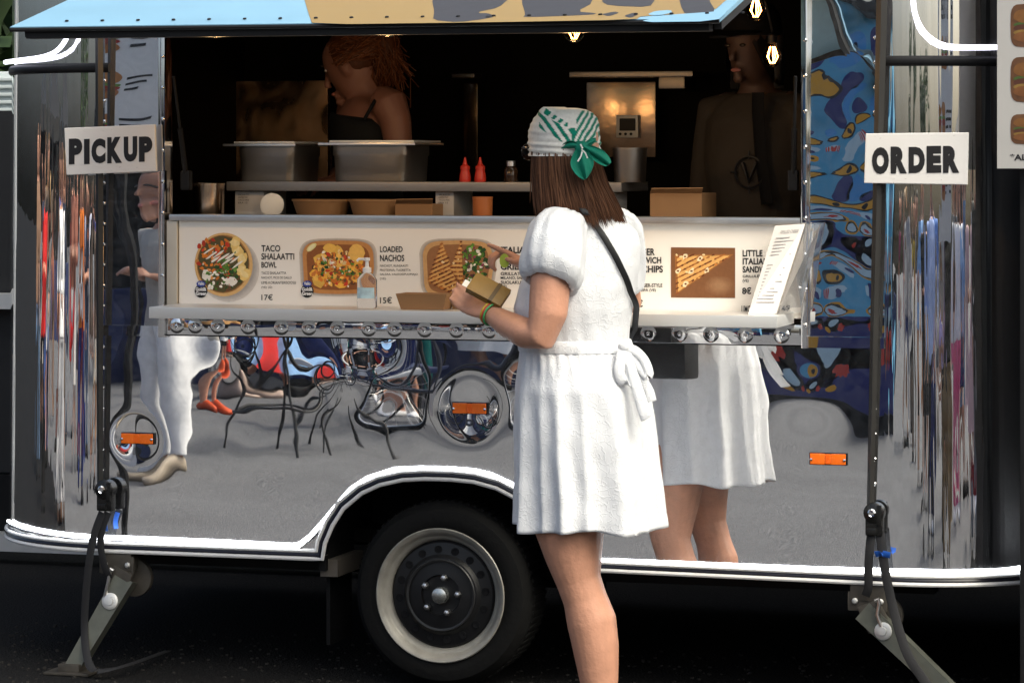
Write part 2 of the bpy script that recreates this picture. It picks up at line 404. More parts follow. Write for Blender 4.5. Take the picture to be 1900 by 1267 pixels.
# stripes round the bottom edge
def stripe_path(off):
    """bottom edge polyline in (s,z), offset outwards-up by off"""
    base = [V((XL-RC*1.7, Zb-.012)), V((XL-RC, Zb-.012)), V((XL, Zb-.012)), V((arch[0].x, Zb-.012))]
    base = [V((XL-RC*1.7+i*.05, Zb-.012)) for i in range(200) if XL-RC*1.7+i*.05 < arch[0].x-.03] + [V((arch[0].x, Zb-.012))]
    base += [V((p.x, p.z)) for p in arch[1:-1]] + [V((arch[-1].x, Zb-.02))]
    x = arch[-1].x+.06
    while x < XR+RC*1.75: base.append(V((x, Zb-.012-.01*(x/1.2)))); x += .05
    res = []
    for i, p in enumerate(base):
        a = base[max(i-1, 0)]; c = base[min(i+1, len(base)-1)]
        t1 = (p-a); t2 = (c-p)
        if t1.length < 1e-6: t1 = t2
        if t2.length < 1e-6: t2 = t1
        t1.normalize(); t2.normalize(); n1 = V((-t1.y, t1.x)); n2 = V((-t2.y, t2.x)); n = n1+n2; n.normalize()
        res.append(p+n*(off/max(.5, n.dot(n1))))
    return res
def sm(path, it=1):
    for _ in range(it):
        q = [path[0]]
        for a, c in zip(path, path[1:]): q += [a*.75+c*.25, a*.25+c*.75]
        q.append(path[-1]); path = q
    return path
def stripe(name, off, r, m, outd, flat=1.):
    b = MB(); b.tube([wrap(p.x, p.y, outd) for p in stripe_path(off)], r, 8, flat); return b.build(name, m, trailer, 40)
stripe('edge_bead', .004, .0068, WHITEBEAD, .010)
stripe('edge_band', .0155, .0095, NAVYBAND, .004)
stripe('edge_bead', .0275, .0062, WHITEBEAD, .010)
LEDP = [(540, 1011), (555, 1008), (574, 994), (601, 964), (628, 931), (651, 905), (682, 885), (729, 870), (776, 868), (830, 869), (877, 873), (907, 880), (931, 891), (955, 902), (985, 925), (1012, 955), (1035, 990), (1058, 1022), (1085, 1037), (1110, 1039)]
lp = [on_body(x, y, .009) for x, y in [(16, 966), (40, 976), (80, 985), (130, 992), (190, 996), (300, 1000), (420, 1005), (500, 1009)]]
lp += [on_y(x, y, -.009) for x, y in LEDP]
lp += [on_body(x, y, .009) for x, y in [(1200, 1042), (1350, 1048), (1500, 1054), (1640, 1058), (1700, 1059), (1760, 1060), (1820, 1059), (1870, 1057), (1905, 1052)]]
b = MB(); b.tube(lp, .0062, 8, .7); b.build('led_strip', LED, trailer, 60)
b = MB(); b.tube([p+V((0, .004, -.012)) for p in lp], .006, 6); b.build('led_channel', ALU, trailer, 60)
LED2 = mat('led_tube', (.8, .8, .85), .3, var=0, emit=(.85, .8, 1), es=1.6)
def ledtube(pts):
    P = [on_body(x, y, .012) for x, y in pts]
    Q = [V(p) for p in sm(P, 2)]
    b = MB(); b.tube(Q, .0075, 8); b.build('led_tube', LED2, trailer, 60)
ledtube([(10, 116), (40, 112), (80, 107), (106, 96), (119, 80), (126, 66), (128, 40), (128, 10)])
ledtube([(1693, -40), (1694, 0), (1697, 28), (1712, 60), (1740, 82), (1768, 88), (1810, 88), (1850, 88), (1900, 86)])

# window frame, strip with domed fixings, rivets
for px0, px1 in ((297, 309), (1488, 1499)):
    b = MB(); b.bbox((WX(px0), -.016, Zc-.07), (WX(px1), .05, 2.235), .003); b.build('window_frame', CHROME, trailer, 30)
b = MB(); b.bbox((WX(309)+.001, -.004, Zs+.004), (WX(1488)-.001, .04, Zc-.003), .002); b.build('fixing_strip', mirror_mat('polished_strip', .0012, (14, 1, 9)), trailer, 30)
dome = MB(); dome.lathe([(.024, -.0005), (.022, .0008), (.016, .0022), (.010, .0028), (.006, .0029), (.0055, .005), (.0035, .0062), (.0001, .0066)], (0, 0, 0), (0, -1, 0), 22)
dm = dome.mesh('domed_fixing', 50); dm.materials.append(MIRC)
for px in [328, 362, 404, 460, 522, 573, 626, 684, 732, 788, 847, 908, 965, 1025, 1085, 1145, 1203, 1261, 1319, 1383, 1450]:
    o = obj('domed_fixing', dm, trailer); p = on_y(px, 609 if px < 1000 else 624, -.005); o.location = (p.x, -.005, 1.078)
riv = MB(); riv.lathe([(.0062, 0), (.0056, .0022), (.0035, .0036), (.0001, .0041)], (0, 0, 0), (0, -1, 0), 10)
rm = riv.mesh('rivet', 50); rm.materials.append(CHROME)
def rivet(px, py, Y=0.):
    o = obj('rivet', rm, trailer); p = on_y(px, py, Y); o.location = (p.x, Y+leany(p.z)*(1 if Y == 0 else 0), p.z)
for k in range(21): rivet(189, 150+38*k)
for k in range(20): rivet(1622, 70+46*k)
for k in range(9): rivet(302, 105+58*k, -.0165)
for k in range(9): rivet(1494, 75+66*k, -.0165)
for px in (222, 256, 290, 1530, 1570, 1605): rivet(px, 612 if px < 800 else 637)
b = MB(); b.bbox((XL, -.003, Zs-.002), (XW0, .0+leany(Zs)+.001, Zs+.03)); b.build('seam_strip', MIR, trailer)
b = MB(); b.bbox((XW1, -.003, Zs-.002), (XR, .0+leany(Zs)+.001, Zs+.03)); b.build('seam_strip', MIR, trailer)

# orange side markers
for px, py in ((256, 813), (872, 757), (1537, 851)):
    p = on_y(px, py); y0 = leany(p.z)
    base = MB(); base.box((p.x, y0-.004, p.z), (.112, .008, .036), None, .003)
    ob = base.build('side_marker', BLACKM, trailer, 30)
    l = MB()
    l.box((p.x-.0305, y0-.011, p.z), (.043, .008, .031), None, .002); l.box((p.x+.0305, y0-.011, p.z), (.043, .008, .031), None, .002); l.box((p.x, y0-.0105, p.z), (.0175, .008, .029), None, .0015)
    for q in range(3): l.box((p.x-.005+q*.005, y0-.015, p.z), (.0018, .002, .026))
    l.build('lens', ORANGE, ob, 30)
    for sx in (-1, 1):
        s_ = MB(); s_.lathe([(.0045, 0), (.004, .003), (.0001, .0045)], (p.x+sx*.049, y0-.0145, p.z-.002), (0, -1, 0), 10); s_.build('screw', CHROME, ob, 40)

# ------------------------------------------------------------------ wheel
wc = on_y(822, 1102, .03); wr = wc.z
def wl_(prof, m, name, parent, n=56, sm_=35, closed=False):
    b = MB(); b.lathe(prof, (wc.x, 0, wc.z), (0, -1, 0), n, closed); return b.build(name, m, parent, sm_)
wheel = wl_([(.162, -.20), (.162, -.036), (.156, -.030), (.122, -.024), (.112, -.012), (.062, -.006), (.058, -.016), (.02, -.016), (.0001, -.016)], mat('black_wheel_disc', (.008, .008, .009), .4, .0, var=.3, vs=30), 'wheel', trailer)
tp = [(.19, -.21), (.215, -.222), (.255, -.218), (wr-.006, -.2), (wr-.001, -.18), (wr-.001, -.05), (wr-.006, -.03), (.257, -.008), (.235, -.002), (.214, -.004), (.196, -.012), (.19, -.03)]
ty = wl_(tp, mat('tyre_rubber', (.008, .008, .008), .8, spec=.15, var=.3, vs=40, bump=.002, bs=60), 'tyre', wheel, 64, 35, True)
for k in range(64):
    pass
b = MB()
for k in range(72):
    a = 2*pi*k/72; b.box((wc.x+(wr)*cos(a), .115, wc.z+wr*sin(a)*.0+wr*sin(a)), (.01, .13, .006), Matrix.Rotation(-(a-pi/2), 3, 'Y'))
for v in range(len(b.v)):
    if b.v[v][2] < .003: b.v[v] = (b.v[v][0], b.v[v][1], .003)
b.build('tyre_tread', MATS['tyre_rubber'], wheel)
RIMW = mat('cream_rim_paint', (.30, .285, .25), .38, .15, var=.35, vs=26, bump=.0005, bs=120)
wl_([(.186, -.03), (.192, -.012), (.2, -.004), (.203, .001), (.2, .004), (.193, .001), (.186, -.006), (.181, -.014), (.176, -.02), (.174, -.021), (.170, -.024), (.165, -.030), (.163, -.036), (.163, -.06), (.19, -.06)], RIMW, 'rim', wheel, 72, 30, True)
wl_([(.105, -.0102), (.109, -.0065), (.106, -.0035), (.1, -.005)], mat('disc_ridge', (.02, .02, .021), .4, .0, var=.2), 'disc_ridge', wheel, 48, 40, True)
for k in range(16):
    a = 2*pi*k/16+.1; h = MB(); h.lathe([(.0118, -.004), (.0118, .0002), (.0095, .0005), (.0001, -.002)], (wc.x+.136*cos(a), .0235, wc.z+.136*sin(a)), (0, -1, .0), 14); h.build('vent_hole', BLACK, wheel, 30)
b = MB(); b.lathe([(.026, 0), (.026, .018), (.023, .025), (.014, .029), (.0001, .030)], (wc.x, .014, wc.z), (0, -1, 0), 24); b.build('hub_cap', mat('hub_cap_metal', (.55, .56, .53), .25, .9, var=.15, vs=40), wheel, 40)
for k in range(5):
    a = 2*pi*k/5+pi/2-.22; n = MB(); n.lathe([(.0105, 0), (.0105, .012), (.008, .018), (.0001, .0205)], (wc.x+.055*cos(a), .011, wc.z+.055*sin(a)), (0, -1, 0), 6); n.build('wheel_nut', ALU, wheel, 30)
b = MB(); b.bbox((WX(585), .1, .10), (WX(592), .3, .33)); b.build('mud_flap', BLACK, trailer)

# ------------------------------------------------------------------ corner steadies
GALV = mat('galvanised_steel', (.13, .135, .115), .5, .55, var=.3, vs=25, bump=.0006, bs=60)
RUST = mat('stained_steel', (.08, .072, .062), .55, .5, var=.45, vs=30, bump=.001, bs=60)
def steady(bracket, pivot, foot, sx):
    B = on_y(*bracket, .02); P = on_y(*pivot, .0); Ft = on_y(*foot, -.06); Ft.z = .012
    root = MB(); root.box((B.x, .05, .345), (.10, .12, .06), None, .004); r = root.build('corner_steady', RUST, trailer, 30)
    m = MB(); m.box((B.x, -.0, B.z+.01), (.115, .014, .055), None, .005); m.box((P.x, -.004, (B.z+P.z)/2-.01), (.07, .018, .085), Matrix.Rotation(sx*.4, 3, 'Y'), .008); m.build('mounting_plate', RUST, r, 30)
    b_ = MB(); b_.lathe([(.058, -.01), (.06, 0), (.058, .012), (.04, .014), (.0001, .014)], (B.x+.035, .06, B.z-.035), (0, -1, 0), 24); b_.build('gear_cover', RUST, r, 30)
    d = Ft-P; up = d.normalized(); side = V((0, -1, 0)); side = (side-up*side.dot(up)).normalized(); w = up.cross(side)
    a = MB(); L_ = d.length+.03
    for off, sz in ((side*.0, .004), ):
        a.slab([P+w*.031-up*.04+side*.02, P+w*.031+up*L_+side*.02-w*.008, P-w*.031+up*L_+side*.02+w*.008, P-w*.031-up*.04+side*.02], -side*.004)
    for s_ in (1, -1):
        a.slab([P+w*.031*s_-up*.04+side*.0199, P+w*.023*s_+up*L_+side*.0199, P+w*.023*s_+up*L_-side*.03, P+w*.031*s_-up*.04-side*.03], -w*s_*.004)
    a.build('leg', GALV, r, 20)
    c = MB(); c.lathe([(.026, .0), (.026, .004), (.02, .007), (.013, .007), (.012, .013), (.0001, .014)], P+up*.045+side*.021, side, 20); c.build('pivot_bolt', ALUM, r, 30)
    for q in (-.035, .04):
        bb = MB(); bb.lathe([(.009, 0), (.009, .007), (.006, .01), (.0001, .011)], (B.x+q, -.008, B.z+.012), (0, -1, 0), 8); bb.build('bolt', ALUM, r, 30)
    hk = MB(); hp = P+V((-sx*.02, -.03, .05)); hk.tube([hp+V((sx*.012, 0, .01)), hp+V((sx*.004, 0, .016)), hp, hp+V((sx*.006 if sx < 0 else -.006, 0, -.03)), hp+V((-.005*abs(sx)-(.012 if sx > 0 else -.016), 0, -.075))], .006, 8); hk.build('locking_pin', ALU, r, 40)
    ft = MB(); ft.box((Ft.x, Ft.y, .006), (.15, .1, .008), None, .003); ft.box((Ft.x+sx*.0, Ft.y-.0, .022), (.07, .06, .024), None, .004); ft.build('foot_plate', RUST, r, 30)
    return r
steady((222, 1052), (222, 1092), (134, 1250), 1)
steady((1612, 1120), (1622, 1150), (1805, 1290), -1)

# ------------------------------------------------------------------ counter and menu board
b = MB(); b.bbox((WX(335), -.25, 1.113), (WX(1474), -.004, 1.147), .003); b.build('counter', mat('counter_aluminium', (.74, .73, .71), .42, .55, var=.05, vs=8), trailer, 30)
YB = -.002
ZB0, ZB1 = 1.1475, on_y(900, 413, YB).z
board = MB(); board.bbox((WX(333), YB, ZB0-.02), (WX(1486), .03, ZB1)); bo = board.build('menu_board', BOARD, trailer)
b = MB(); b.bbox((WX(318), -.02, ZB1+.0005), (WX(1487), .10, ZB1+.019), .002); b.build('top_rail', ALU, trailer, 30)
b = MB(); b.bbox((WX(312), -.012, ZB0-.03), (WX(331), .03, ZB1-.001), .002); b.build('end_rail', mat('cream_aluminium', (.66, .6, .5), .4, .4, var=.1), trailer, 30)
def M(px, py, l=0): return on_y(px, py, YB-.0012-.00002*l)
ink = MB(); blk = MB()
TX = [("TACO", (485, 455, 520, 467), .02), ("SHALAATTI", (485, 470, 546, 482), .02), ("BOWL", (485, 486, 513, 497), .02), ("17€", (485, 546, 506, 557), .01),
      ("LOADED", (705, 457, 747, 468), .02), ("NACHOS", (705, 473, 750, 485), .02), ("15€", (705, 551, 727, 563), .01),
      ("ITALIAN", (929, 458, 985, 470), .03), ("GRILLED", (929, 473, 985, 485), .03), ("GRILL", (929, 489, 970, 501), .03), ("GRILLATTUA", (929, 505, 985, 511), .02), ("MILANO, SALAATTI", (929, 513, 990, 519), .02), ("SUOLAKURKKU", (929, 521, 988, 527), .02), ("(VE)", (929, 529, 940, 535), .02),
      ("BURGER", (1165, 461, 1215, 474), .03), ("SANDWICH", (1160, 477, 1227, 489), .03), ("& CHIPS", (1178, 493, 1230, 506), .03), ("BBL BURGER-STYLE", (1165, 526, 1229, 533), .02), ("GRILLILEIPÄ (VE)", (1165, 535, 1217, 542), .02), ("10€", (1165, 556, 1193, 570), .03),
      ("LITTLE", (1378, 464, 1415, 476), .03), ("ITALIAN", (1378, 479, 1426, 491), .03), ("SANDWICH", (1378, 494, 1440, 506), .03), ("GRILLILEIPÄ", (1378, 509, 1420, 515), .02), ("(VE)", (1378, 518, 1389, 525), .02), ("8€", (1377, 533, 1394, 546), .03),
      ("LIMONADI TAI KEY", (1376, 567, 1441, 580), .02), ("4€", (1450, 569, 1467, 581), .03)]
for k, t in enumerate(("TACO SHALAATTIA", "NACHOT, PICO DE GALLO", "LIME-KORIANTERISOOSSI", "(VE) (G)")): TX.append((t, (485, 504+k*9, [531, 541, 549, 505][k], 509+k*9), .0))
for k, t in enumerate(("NACHOT, RUNSAASTI", "PROTEIINIA, TUORETTA", "SALSAA, VALKOSIPULIMAJO", "(VE)")): TX.append((t, (705, 491+k*8, [757, 762, 775, 716][k], 496+k*8), .0))
for t, q, bd in TX: text_on(ink, t, q, lambda x, y: M(x, y, 0), bd)
ink.build('lettering', INK, bo)['kind'] = 'stuff'

def blob(mb, cx, cy, rx, ry, col, l, n=10, jit=.25, rot=0.):
    c = on_y; pts = []
    for i in range(n):
        a = 2*pi*i/n; k = 1+random.uniform(-jit, jit); x = rx*k*cos(a); y = ry*k*sin(a)
        pts.append(M(cx+x*cos(rot)-y*sin(rot), cy+x*sin(rot)+y*cos(rot), l))
    mb.cur = col; mb.poly(pts)
class Lay:
    def __init__(s): s.l = 1
    def __call__(s): s.l += .35; return s.l
def inell(cx, cy, rx, ry):
    while 1:
        x, y = random.uniform(-1, 1), random.uniform(-1, 1)
        if x*x+y*y < 1: return cx+x*rx, cy+y*ry
RED, ORA, YEL, GRN, DGR, WHT, BRN, TAN = (.55, .05, .02), (.75, .22, .03), (.85, .5, .1), (.10, .22, .03), (.03, .08, .02), (.85, .8, .7), (.16, .07, .03), (.62, .36, .14)
# bowl
p = MB(); l = Lay()
for k in range(5): blob(p, 424-k, 500-k, 57-k*1.2, 60-k*1.2, tuple(q*(.82-.08*k) for q in (.8, .74, .68)), l(), 36, .0)
blob(p, 415, 491, 54, 59, (.72, .45, .18), l(), 40, 0); blob(p, 414, 490, 49, 54, (.35, .16, .05), l(), 40, 0); blob(p, 414, 490, 47, 52, (.10, .08, .03), l(), 40, .02)
def scatter(n, cx, cy, rx, ry, cols, r0, r1, asp=.7):
    for _ in range(n):
        x, y = inell(cx, cy, rx, ry); r = random.uniform(r0, r1); c = random.choice(cols); k = random.uniform(.75, 1.2)
        blob(p, x, y, r, r*asp, tuple(min(1, q*k) for q in c), l(), 7, .35, random.uniform(0, 3))
scatter(70, 400, 480, 36, 42, [RED, ORA, ORA, (.7, .3, .08)], 2.5, 6); scatter(40, 414, 515, 38, 24, [DGR, GRN, BRN, WHT], 2, 5)
for x, y in ((440, 465), (450, 480), (447, 500), (455, 510), (436, 452)): blob(p, x, y, 13, 9, (.85, .60, .2), l(), 8, .15, random.uniform(0, 3)); blob(p, x-1, y-1, 9, 6, (.9, .70, .32), l(), 8, .15, random.uniform(0, 3))
scatter(34, 418, 498, 22, 16, [DGR, GRN, (.16, .3, .05)], 2, 5)
for k in range(9):
    x0 = 378+k*7; blob(p, x0+8, 466+(k % 3)*6+k*1.5, 13, 2, WHT, l(), 9, .3, -.6)
blob(p, 428, 522, 13, 8, WHT, l(), 12, .1); blob(p, 383, 512, 10, 12, WHT, l(), 9, .3); scatter(26, 395, 520, 22, 18, [WHT, WHT, GRN], 2, 4); scatter(22, 414, 490, 42, 45, [WHT, RED, GRN], 1, 2.4)
p.build('bowl_photo', PRINT, bo)
# tray outline
def tray(cx, cy, w, h, outer, inner, shadow=True):
    def rr(w_, h_, l_, col, bow=.06):
        pts = []
        for i in range(40):
            a = 2*pi*i/40; ca, sa = cos(a), sin(a); e = .35
            x = math.copysign(abs(ca)**e, ca); y = math.copysign(abs(sa)**e, sa)
            pts.append(M(cx+x*w_*(1+bow*(1-y*y))*(.98 if y > 0 else 1.02), cy+y*h_*(1+bow*(1-x*x)), l_))
        p.cur = col; p.poly(pts)
    if shadow:
        for k in range(4): rr(w+6-k*1.5, h+4-k, l(), tuple(q*(.8-.1*k) for q in (.78, .7, .62)))
    rr(w, h, l(), outer); rr(w-7, h-7, l(), inner)
p = MB(); l = Lay(); tray(627, 496, 62, 47, (.55, .25, .08), (.28, .10, .03))
scatter(30, 627, 500, 52, 36, [YEL, YEL, (.8, .42, .06)], 8, 14); scatter(110, 627, 500, 48, 33, [RED, ORA, ORA, YEL, BRN, (.6, .2, .04)], 2.5, 6)
scatter(36, 622, 480, 34, 16, [(.85, .62, .3), WHT, YEL], 2, 5); scatter(30, 632, 500, 40, 26, [GRN, DGR], 2, 4.5); blob(p, 578, 459, 11, 5, (.8, .72, .32), l(), 12, .05, -.7); blob(p, 578, 459, 8, 3, (.85, .8, .5), l(), 12, .05, -.7)
blob(p, 662, 470, 15, 17, (.85, .50, .12), l(), 12, .1); blob(p, 612, 460, 12, 8, (.85, .5, .1), l(), 10, .1); scatter(40, 627, 505, 45, 30, [RED, ORA, WHT, GRN], 1, 2.5)
p.build('nacho_photo', PRINT, bo)
p = MB(); l = Lay(); tray(849, 499, 61, 50, (.62, .36, .15), (.33, .15, .06))
scatter(70, 880, 492, 24, 36, [DGR, DGR, (.12, .05, .05), GRN], 3, 7); scatter(40, 880, 490, 22, 34, [GRN, (.2, .4, .06), WHT, (.25, .04, .08)], 2, 4.5)
def sandwich(tri, stripes, sx_, sy_, crust=(.55, .26, .08)):
    p.cur = crust; L0 = l(); p.poly([M(x, y, L0) for x, y in tri])
    cx = sum(t[0] for t in tri)/3; cy = sum(t[1] for t in tri)/3
    L0 = l(); p.cur = (.72, .40, .13); p.poly([M(cx+(x-cx)*.9, cy+(y-cy)*.9, L0) for x, y in tri])
    def inside(x, y):
        sgn = [(tri[i][0]-x)*(tri[(i+1) % 3][1]-y)-(tri[(i+1) % 3][0]-x)*(tri[i][1]-y) for i in range(3)]
        return all(s_ > 0 for s_ in sgn) or all(s_ < 0 for s_ in sgn)
    xs = [t[0] for t in tri]; ys = [t[1] for t in tri]
    for i in range(stripes):
        for j in range(24):
            f = i/stripes; x = min(xs)+(max(xs)-min(xs))*(j/23); y = min(ys)-20+(max(ys)-min(ys)+40)*f + (x-cx)*sy_
            if inside(x, y) and random.random() < .9: blob(p, x, y, sx_, 1.7, random.choice([(.14, .04, .012), (.24, .07, .02), (.38, .13, .03)]), l(), 7, .25, atan2(sy_, 1))
    for _ in range(30):
        x, y = random.uniform(min(xs), max(xs)), random.uniform(min(ys), max(ys))
        if inside(x, y): blob(p, x, y, random.uniform(1, 4), random.uniform(1, 2.5), random.choice([(.85, .66, .36), (.7, .35, .1), (.6, .22, .05)]), l(), 7, .3)
sandwich([(820, 447), (793, 522), (860, 556)], 19, 3.6, -.45); sandwich([(856, 445), (835, 500), (860, 532)], 16, 2.2, .0)
p.build('toastie_photo', PRINT, bo)
p = MB(); l = Lay(); L0 = l(); p.cur = (.20, .085, .035); p.poly([M(x, y, L0) for x, y in ((1245, 459), (1364, 460), (1364, 553), (1245, 552))])
for k in range(6): blob(p, 1335, 530, 28-k*4, 18-k*2.6, (.22+.02*k, .10+.014*k, .045+.008*k), l(), 14, .06)
sandwich([(1252, 473), (1361, 472), (1255, 546)], 12, 3.8, -.5, (.35, .14, .04))
for x, y in ((1271, 476), (1299, 480), (1258, 503), (1283, 503), (1311, 502), (1272, 527)): blob(p, x, y, 6, 4, (.85, .7, .46), l(), 9, .3, -.8); blob(p, x, y, 2.4, 2, (.18, .06, .02), l(), 7, .2)
p.build('sandwich_photo', PRINT, bo)
for px in (373, 570):
    p = MB(); l = Lay(); l.l = 80; blob(p, px, 540, 12, 12.5, (.012, .012, .012), l(), 24, 0); blob(p, px, 526.5, 8.5, 5.8, (.03, .06, .32), l(), 20, 0)
    p.cur = (.85, .85, .85); text_on(p, "Gold&", (px-10, 533, px+10, 540), lambda x, y: M(x, y, 100), .04); text_on(p, "Green", (px-10, 541, px+10, 548), lambda x, y: M(x, y, 100), .04); text_on(p, "Valio", (px-6, 523, px+6, 529), lambda x, y: M(x, y, 100), .03)
    p.build('round_badge', PRINT, bo)

# ------------------------------------------------------------------ hatch
HX0, HX1 = WX(308), WX(1490); HZ0, HZ1, HW = 2.22, 1.955, 1.1
def hpt(u, v, lift=0.):
    """u 0..1 across, v 0 hinge .. 1 front edge"""
    z = HZ0+(HZ1-HZ0)*v; return V((HX0+(HX1-HX0)*u, -.01-HW*v, z+lift))
hn = V((0, (HZ1-HZ0), HW)).normalized()*1.0; hn = V((0, -(HZ0-HZ1), HW)).normalized()
SKYREFL = mat('painted_reflection_sky', (.20, .36, .50), .5, var=.12, vs=5, spec=.12)  # polished hatch skin, the sky it mirrors painted on as blue
b = MB(); b.slab([hpt(0, 0), hpt(1, 0), hpt(1, 1), hpt(0, 1)], -hn*.012); hatch = b.build('hatch', SKYREFL, trailer)
b = MB(); b.bbox(hpt(.02, .985)-V((0, 0, .036)), hpt(.985, .945)-V((0, 0, .014)), .002); b.build('hatch_frame', BLACKM, hatch)
b = MB()
for u in (.005, .985):
    b = MB(); b.slab([hpt(u, .05)-hn*.013, hpt(u+.01, .05)-hn*.013, hpt(u+.01, .94)-hn*.013, hpt(u, .94)-hn*.013], -hn*.03); b.build('hatch_frame', BLACKM, hatch)
p0 = hpt(0, 1)
def HP(px, py, l): return on_plane(px, py, p0+hn*(.0012+.0004*l), hn)
def hshape(pts, col, l, name='painted_reflection'):
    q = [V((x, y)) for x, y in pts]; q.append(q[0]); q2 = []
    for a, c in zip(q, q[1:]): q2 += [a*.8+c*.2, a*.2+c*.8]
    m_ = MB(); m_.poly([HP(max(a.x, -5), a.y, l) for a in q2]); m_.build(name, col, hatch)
TANREFL = mat('painted_reflection_tan', (.28, .195, .085), .5, var=.08, vs=9, spec=.12); GREYREFL = mat('painted_reflection_grey', (.05, .05, .058), .5, var=.12, vs=12, spec=.12)  # tan and grey reflections in the hatch skin, painted as flat shapes
hshape([(548, -70), (562, -10), (574, 30), (580, 46), (900, 42), (1180, 37), (1190, 30), (1320, 24), (1360, -10), (1360, -70)], TANREFL, 0)
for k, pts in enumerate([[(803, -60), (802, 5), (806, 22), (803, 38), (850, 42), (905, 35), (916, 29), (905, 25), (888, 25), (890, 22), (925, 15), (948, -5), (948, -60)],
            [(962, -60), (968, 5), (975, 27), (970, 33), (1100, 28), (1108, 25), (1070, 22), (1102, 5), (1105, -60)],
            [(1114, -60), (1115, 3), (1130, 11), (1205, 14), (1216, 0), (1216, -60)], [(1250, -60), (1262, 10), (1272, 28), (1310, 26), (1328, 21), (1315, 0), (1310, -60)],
            [(1115, 27), (1130, 31), (1150, 24), (1140, 22)], [(1157, 30), (1170, 34), (1185, 27), (1175, 24)], [(900, 30), (902, 35), (917, 32), (910, 27)]]): hshape(pts, GREYREFL, 1)
for pts in ([(1180, 42), (1240, 28), (1300, 24), (1352, 20), (1330, 40)], [(1200, 28), (1215, 21), (1245, 19), (1247, 24), (1225, 29)]): hshape(pts, SKYREFL, 1.6)
scw = MB(); scw.lathe([(.0058, 0), (.005, .003), (.0001, .0042)], (0, 0, 0), hn, 10); sm_ = scw.mesh('screw', 40); sm_.materials.append(BLACKM)
for k in range(20):
    o = obj('screw', sm_, hatch); o.location = HP(124+66*k, 40-.8*k, 2)
b = MB(); b.tube([hpt(0, 1)-hn*.008, hpt(1, 1)-hn*.008], .006, 8); b.build('edge_trim', BLACKM, hatch, 40)
# gas struts inside the opening
for px in (322, 1476):
    a = on_y(px, 142, -.05); c = on_y(px+24 if px < 900 else px-4, 335, .05); s_ = MB(); s_.tube([a, a*.5+c*.5], .005, 8); s_.tube([a*.5+c*.5, c], .009, 8); s_.build('gas_strut', BLACKM, trailer, 40)
    s_ = MB(); s_.box(c, (.03, .03, .06), None, .006); s_.build('strut_mount', BLACKM, trailer)
# ================================================================== trailer interior
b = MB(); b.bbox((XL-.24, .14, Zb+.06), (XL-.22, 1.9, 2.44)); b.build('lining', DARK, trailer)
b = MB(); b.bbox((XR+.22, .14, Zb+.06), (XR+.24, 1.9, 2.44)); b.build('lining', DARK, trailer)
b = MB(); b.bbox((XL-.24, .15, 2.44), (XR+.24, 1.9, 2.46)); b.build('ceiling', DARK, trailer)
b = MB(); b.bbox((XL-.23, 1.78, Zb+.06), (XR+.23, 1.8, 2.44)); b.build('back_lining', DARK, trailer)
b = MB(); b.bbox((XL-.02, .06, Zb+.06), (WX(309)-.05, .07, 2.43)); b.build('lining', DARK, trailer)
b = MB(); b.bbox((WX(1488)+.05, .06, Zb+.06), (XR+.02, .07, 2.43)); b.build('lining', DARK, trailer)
b = MB(); b.bbox((XL-.15, .11, 1.08), (XR+.15, .6, 1.11)); b.build('inner_counter', STEEL, trailer)
YS = .34
def ibox(px0, py0, px1, py1, Y, depth, bev=.003):
    a = on_y(px0, py1, Y); c = on_y(px1, py0, Y); m = MB(); m.bbox((a.x, Y, a.z), (c.x, Y+depth, c.z), bev); return m
ZI = ZB1+.019-.30
rack = ibox(420, 339, 1153, 354, YS, .34).build('shelf', mat('shelf_aluminium', (.30, .28, .26), .4, .8, var=.1, vs=8), trailer, 30)
for px in (436, 808, 1100):
    ibox(px, 355.5, px+(34 if px != 436 else 54), 420, YS+.03, .2).build('shelf_support', mat('support_white', (.55, .52, .49), .5, var=.05), rack, 30)
    n_ = MB()
    for k in range(4): text_on(n_, ["SALAATTI", "KASTIKE PVM", "TACO MIX", "ERA 12"][k], (px+6, 360+k*5, px+26-3*(k % 2), 363+k*5), lambda x, y: on_y(x, y, YS+.0285), .0)
    n_.build('label_print', INK, rack)
WARMST = mat('warm_steel_panel', (.40, .30, .22), .2, 1, var=.3, vs=3, bump=.004, bs=4)
ibox(385, 150, 608, 345, 1.70, .03).build('splash_panel', mirror_mat('wavy_steel', .03, (5, 5, 6), col=(.6, .4, .25), rough=.3), trailer, 30)
ibox(1088, 152, 1216, 292, 1.66, .05).build('oven_door', WARMST, trailer, 30)
ibox(860, 155, 886, 345, 1.66, .04).build('steel_upright', WARMST, trailer, 30)
ibox(1056, 132, 1285, 144, 1.5, .2).build('hood_edge', STEEL, trailer, 30)
ibox(838, 137, 880, 145, 1.5, .1).build('hood_edge', STEEL, trailer, 30)
ibox(1222, 142, 1270, 165, 1.55, .1).build('hood_lamp_box', STEEL, trailer, 30)
b = ibox(1143, 214, 1184, 256, 1.63, .03); tm = b.build('oven_timer', ALUM, trailer, 30)
ibox(1149, 220, 1178, 243, 1.622, .01).build('display', INK, tm)
for k in range(3):
    q = on_y(1151+k*10, 249, 1.63); b = MB(); b.lathe([(.005, 0), (.005, .004), (.0001, .005)], q, (0, -1, 0), 10); b.build('button', INK, tm)

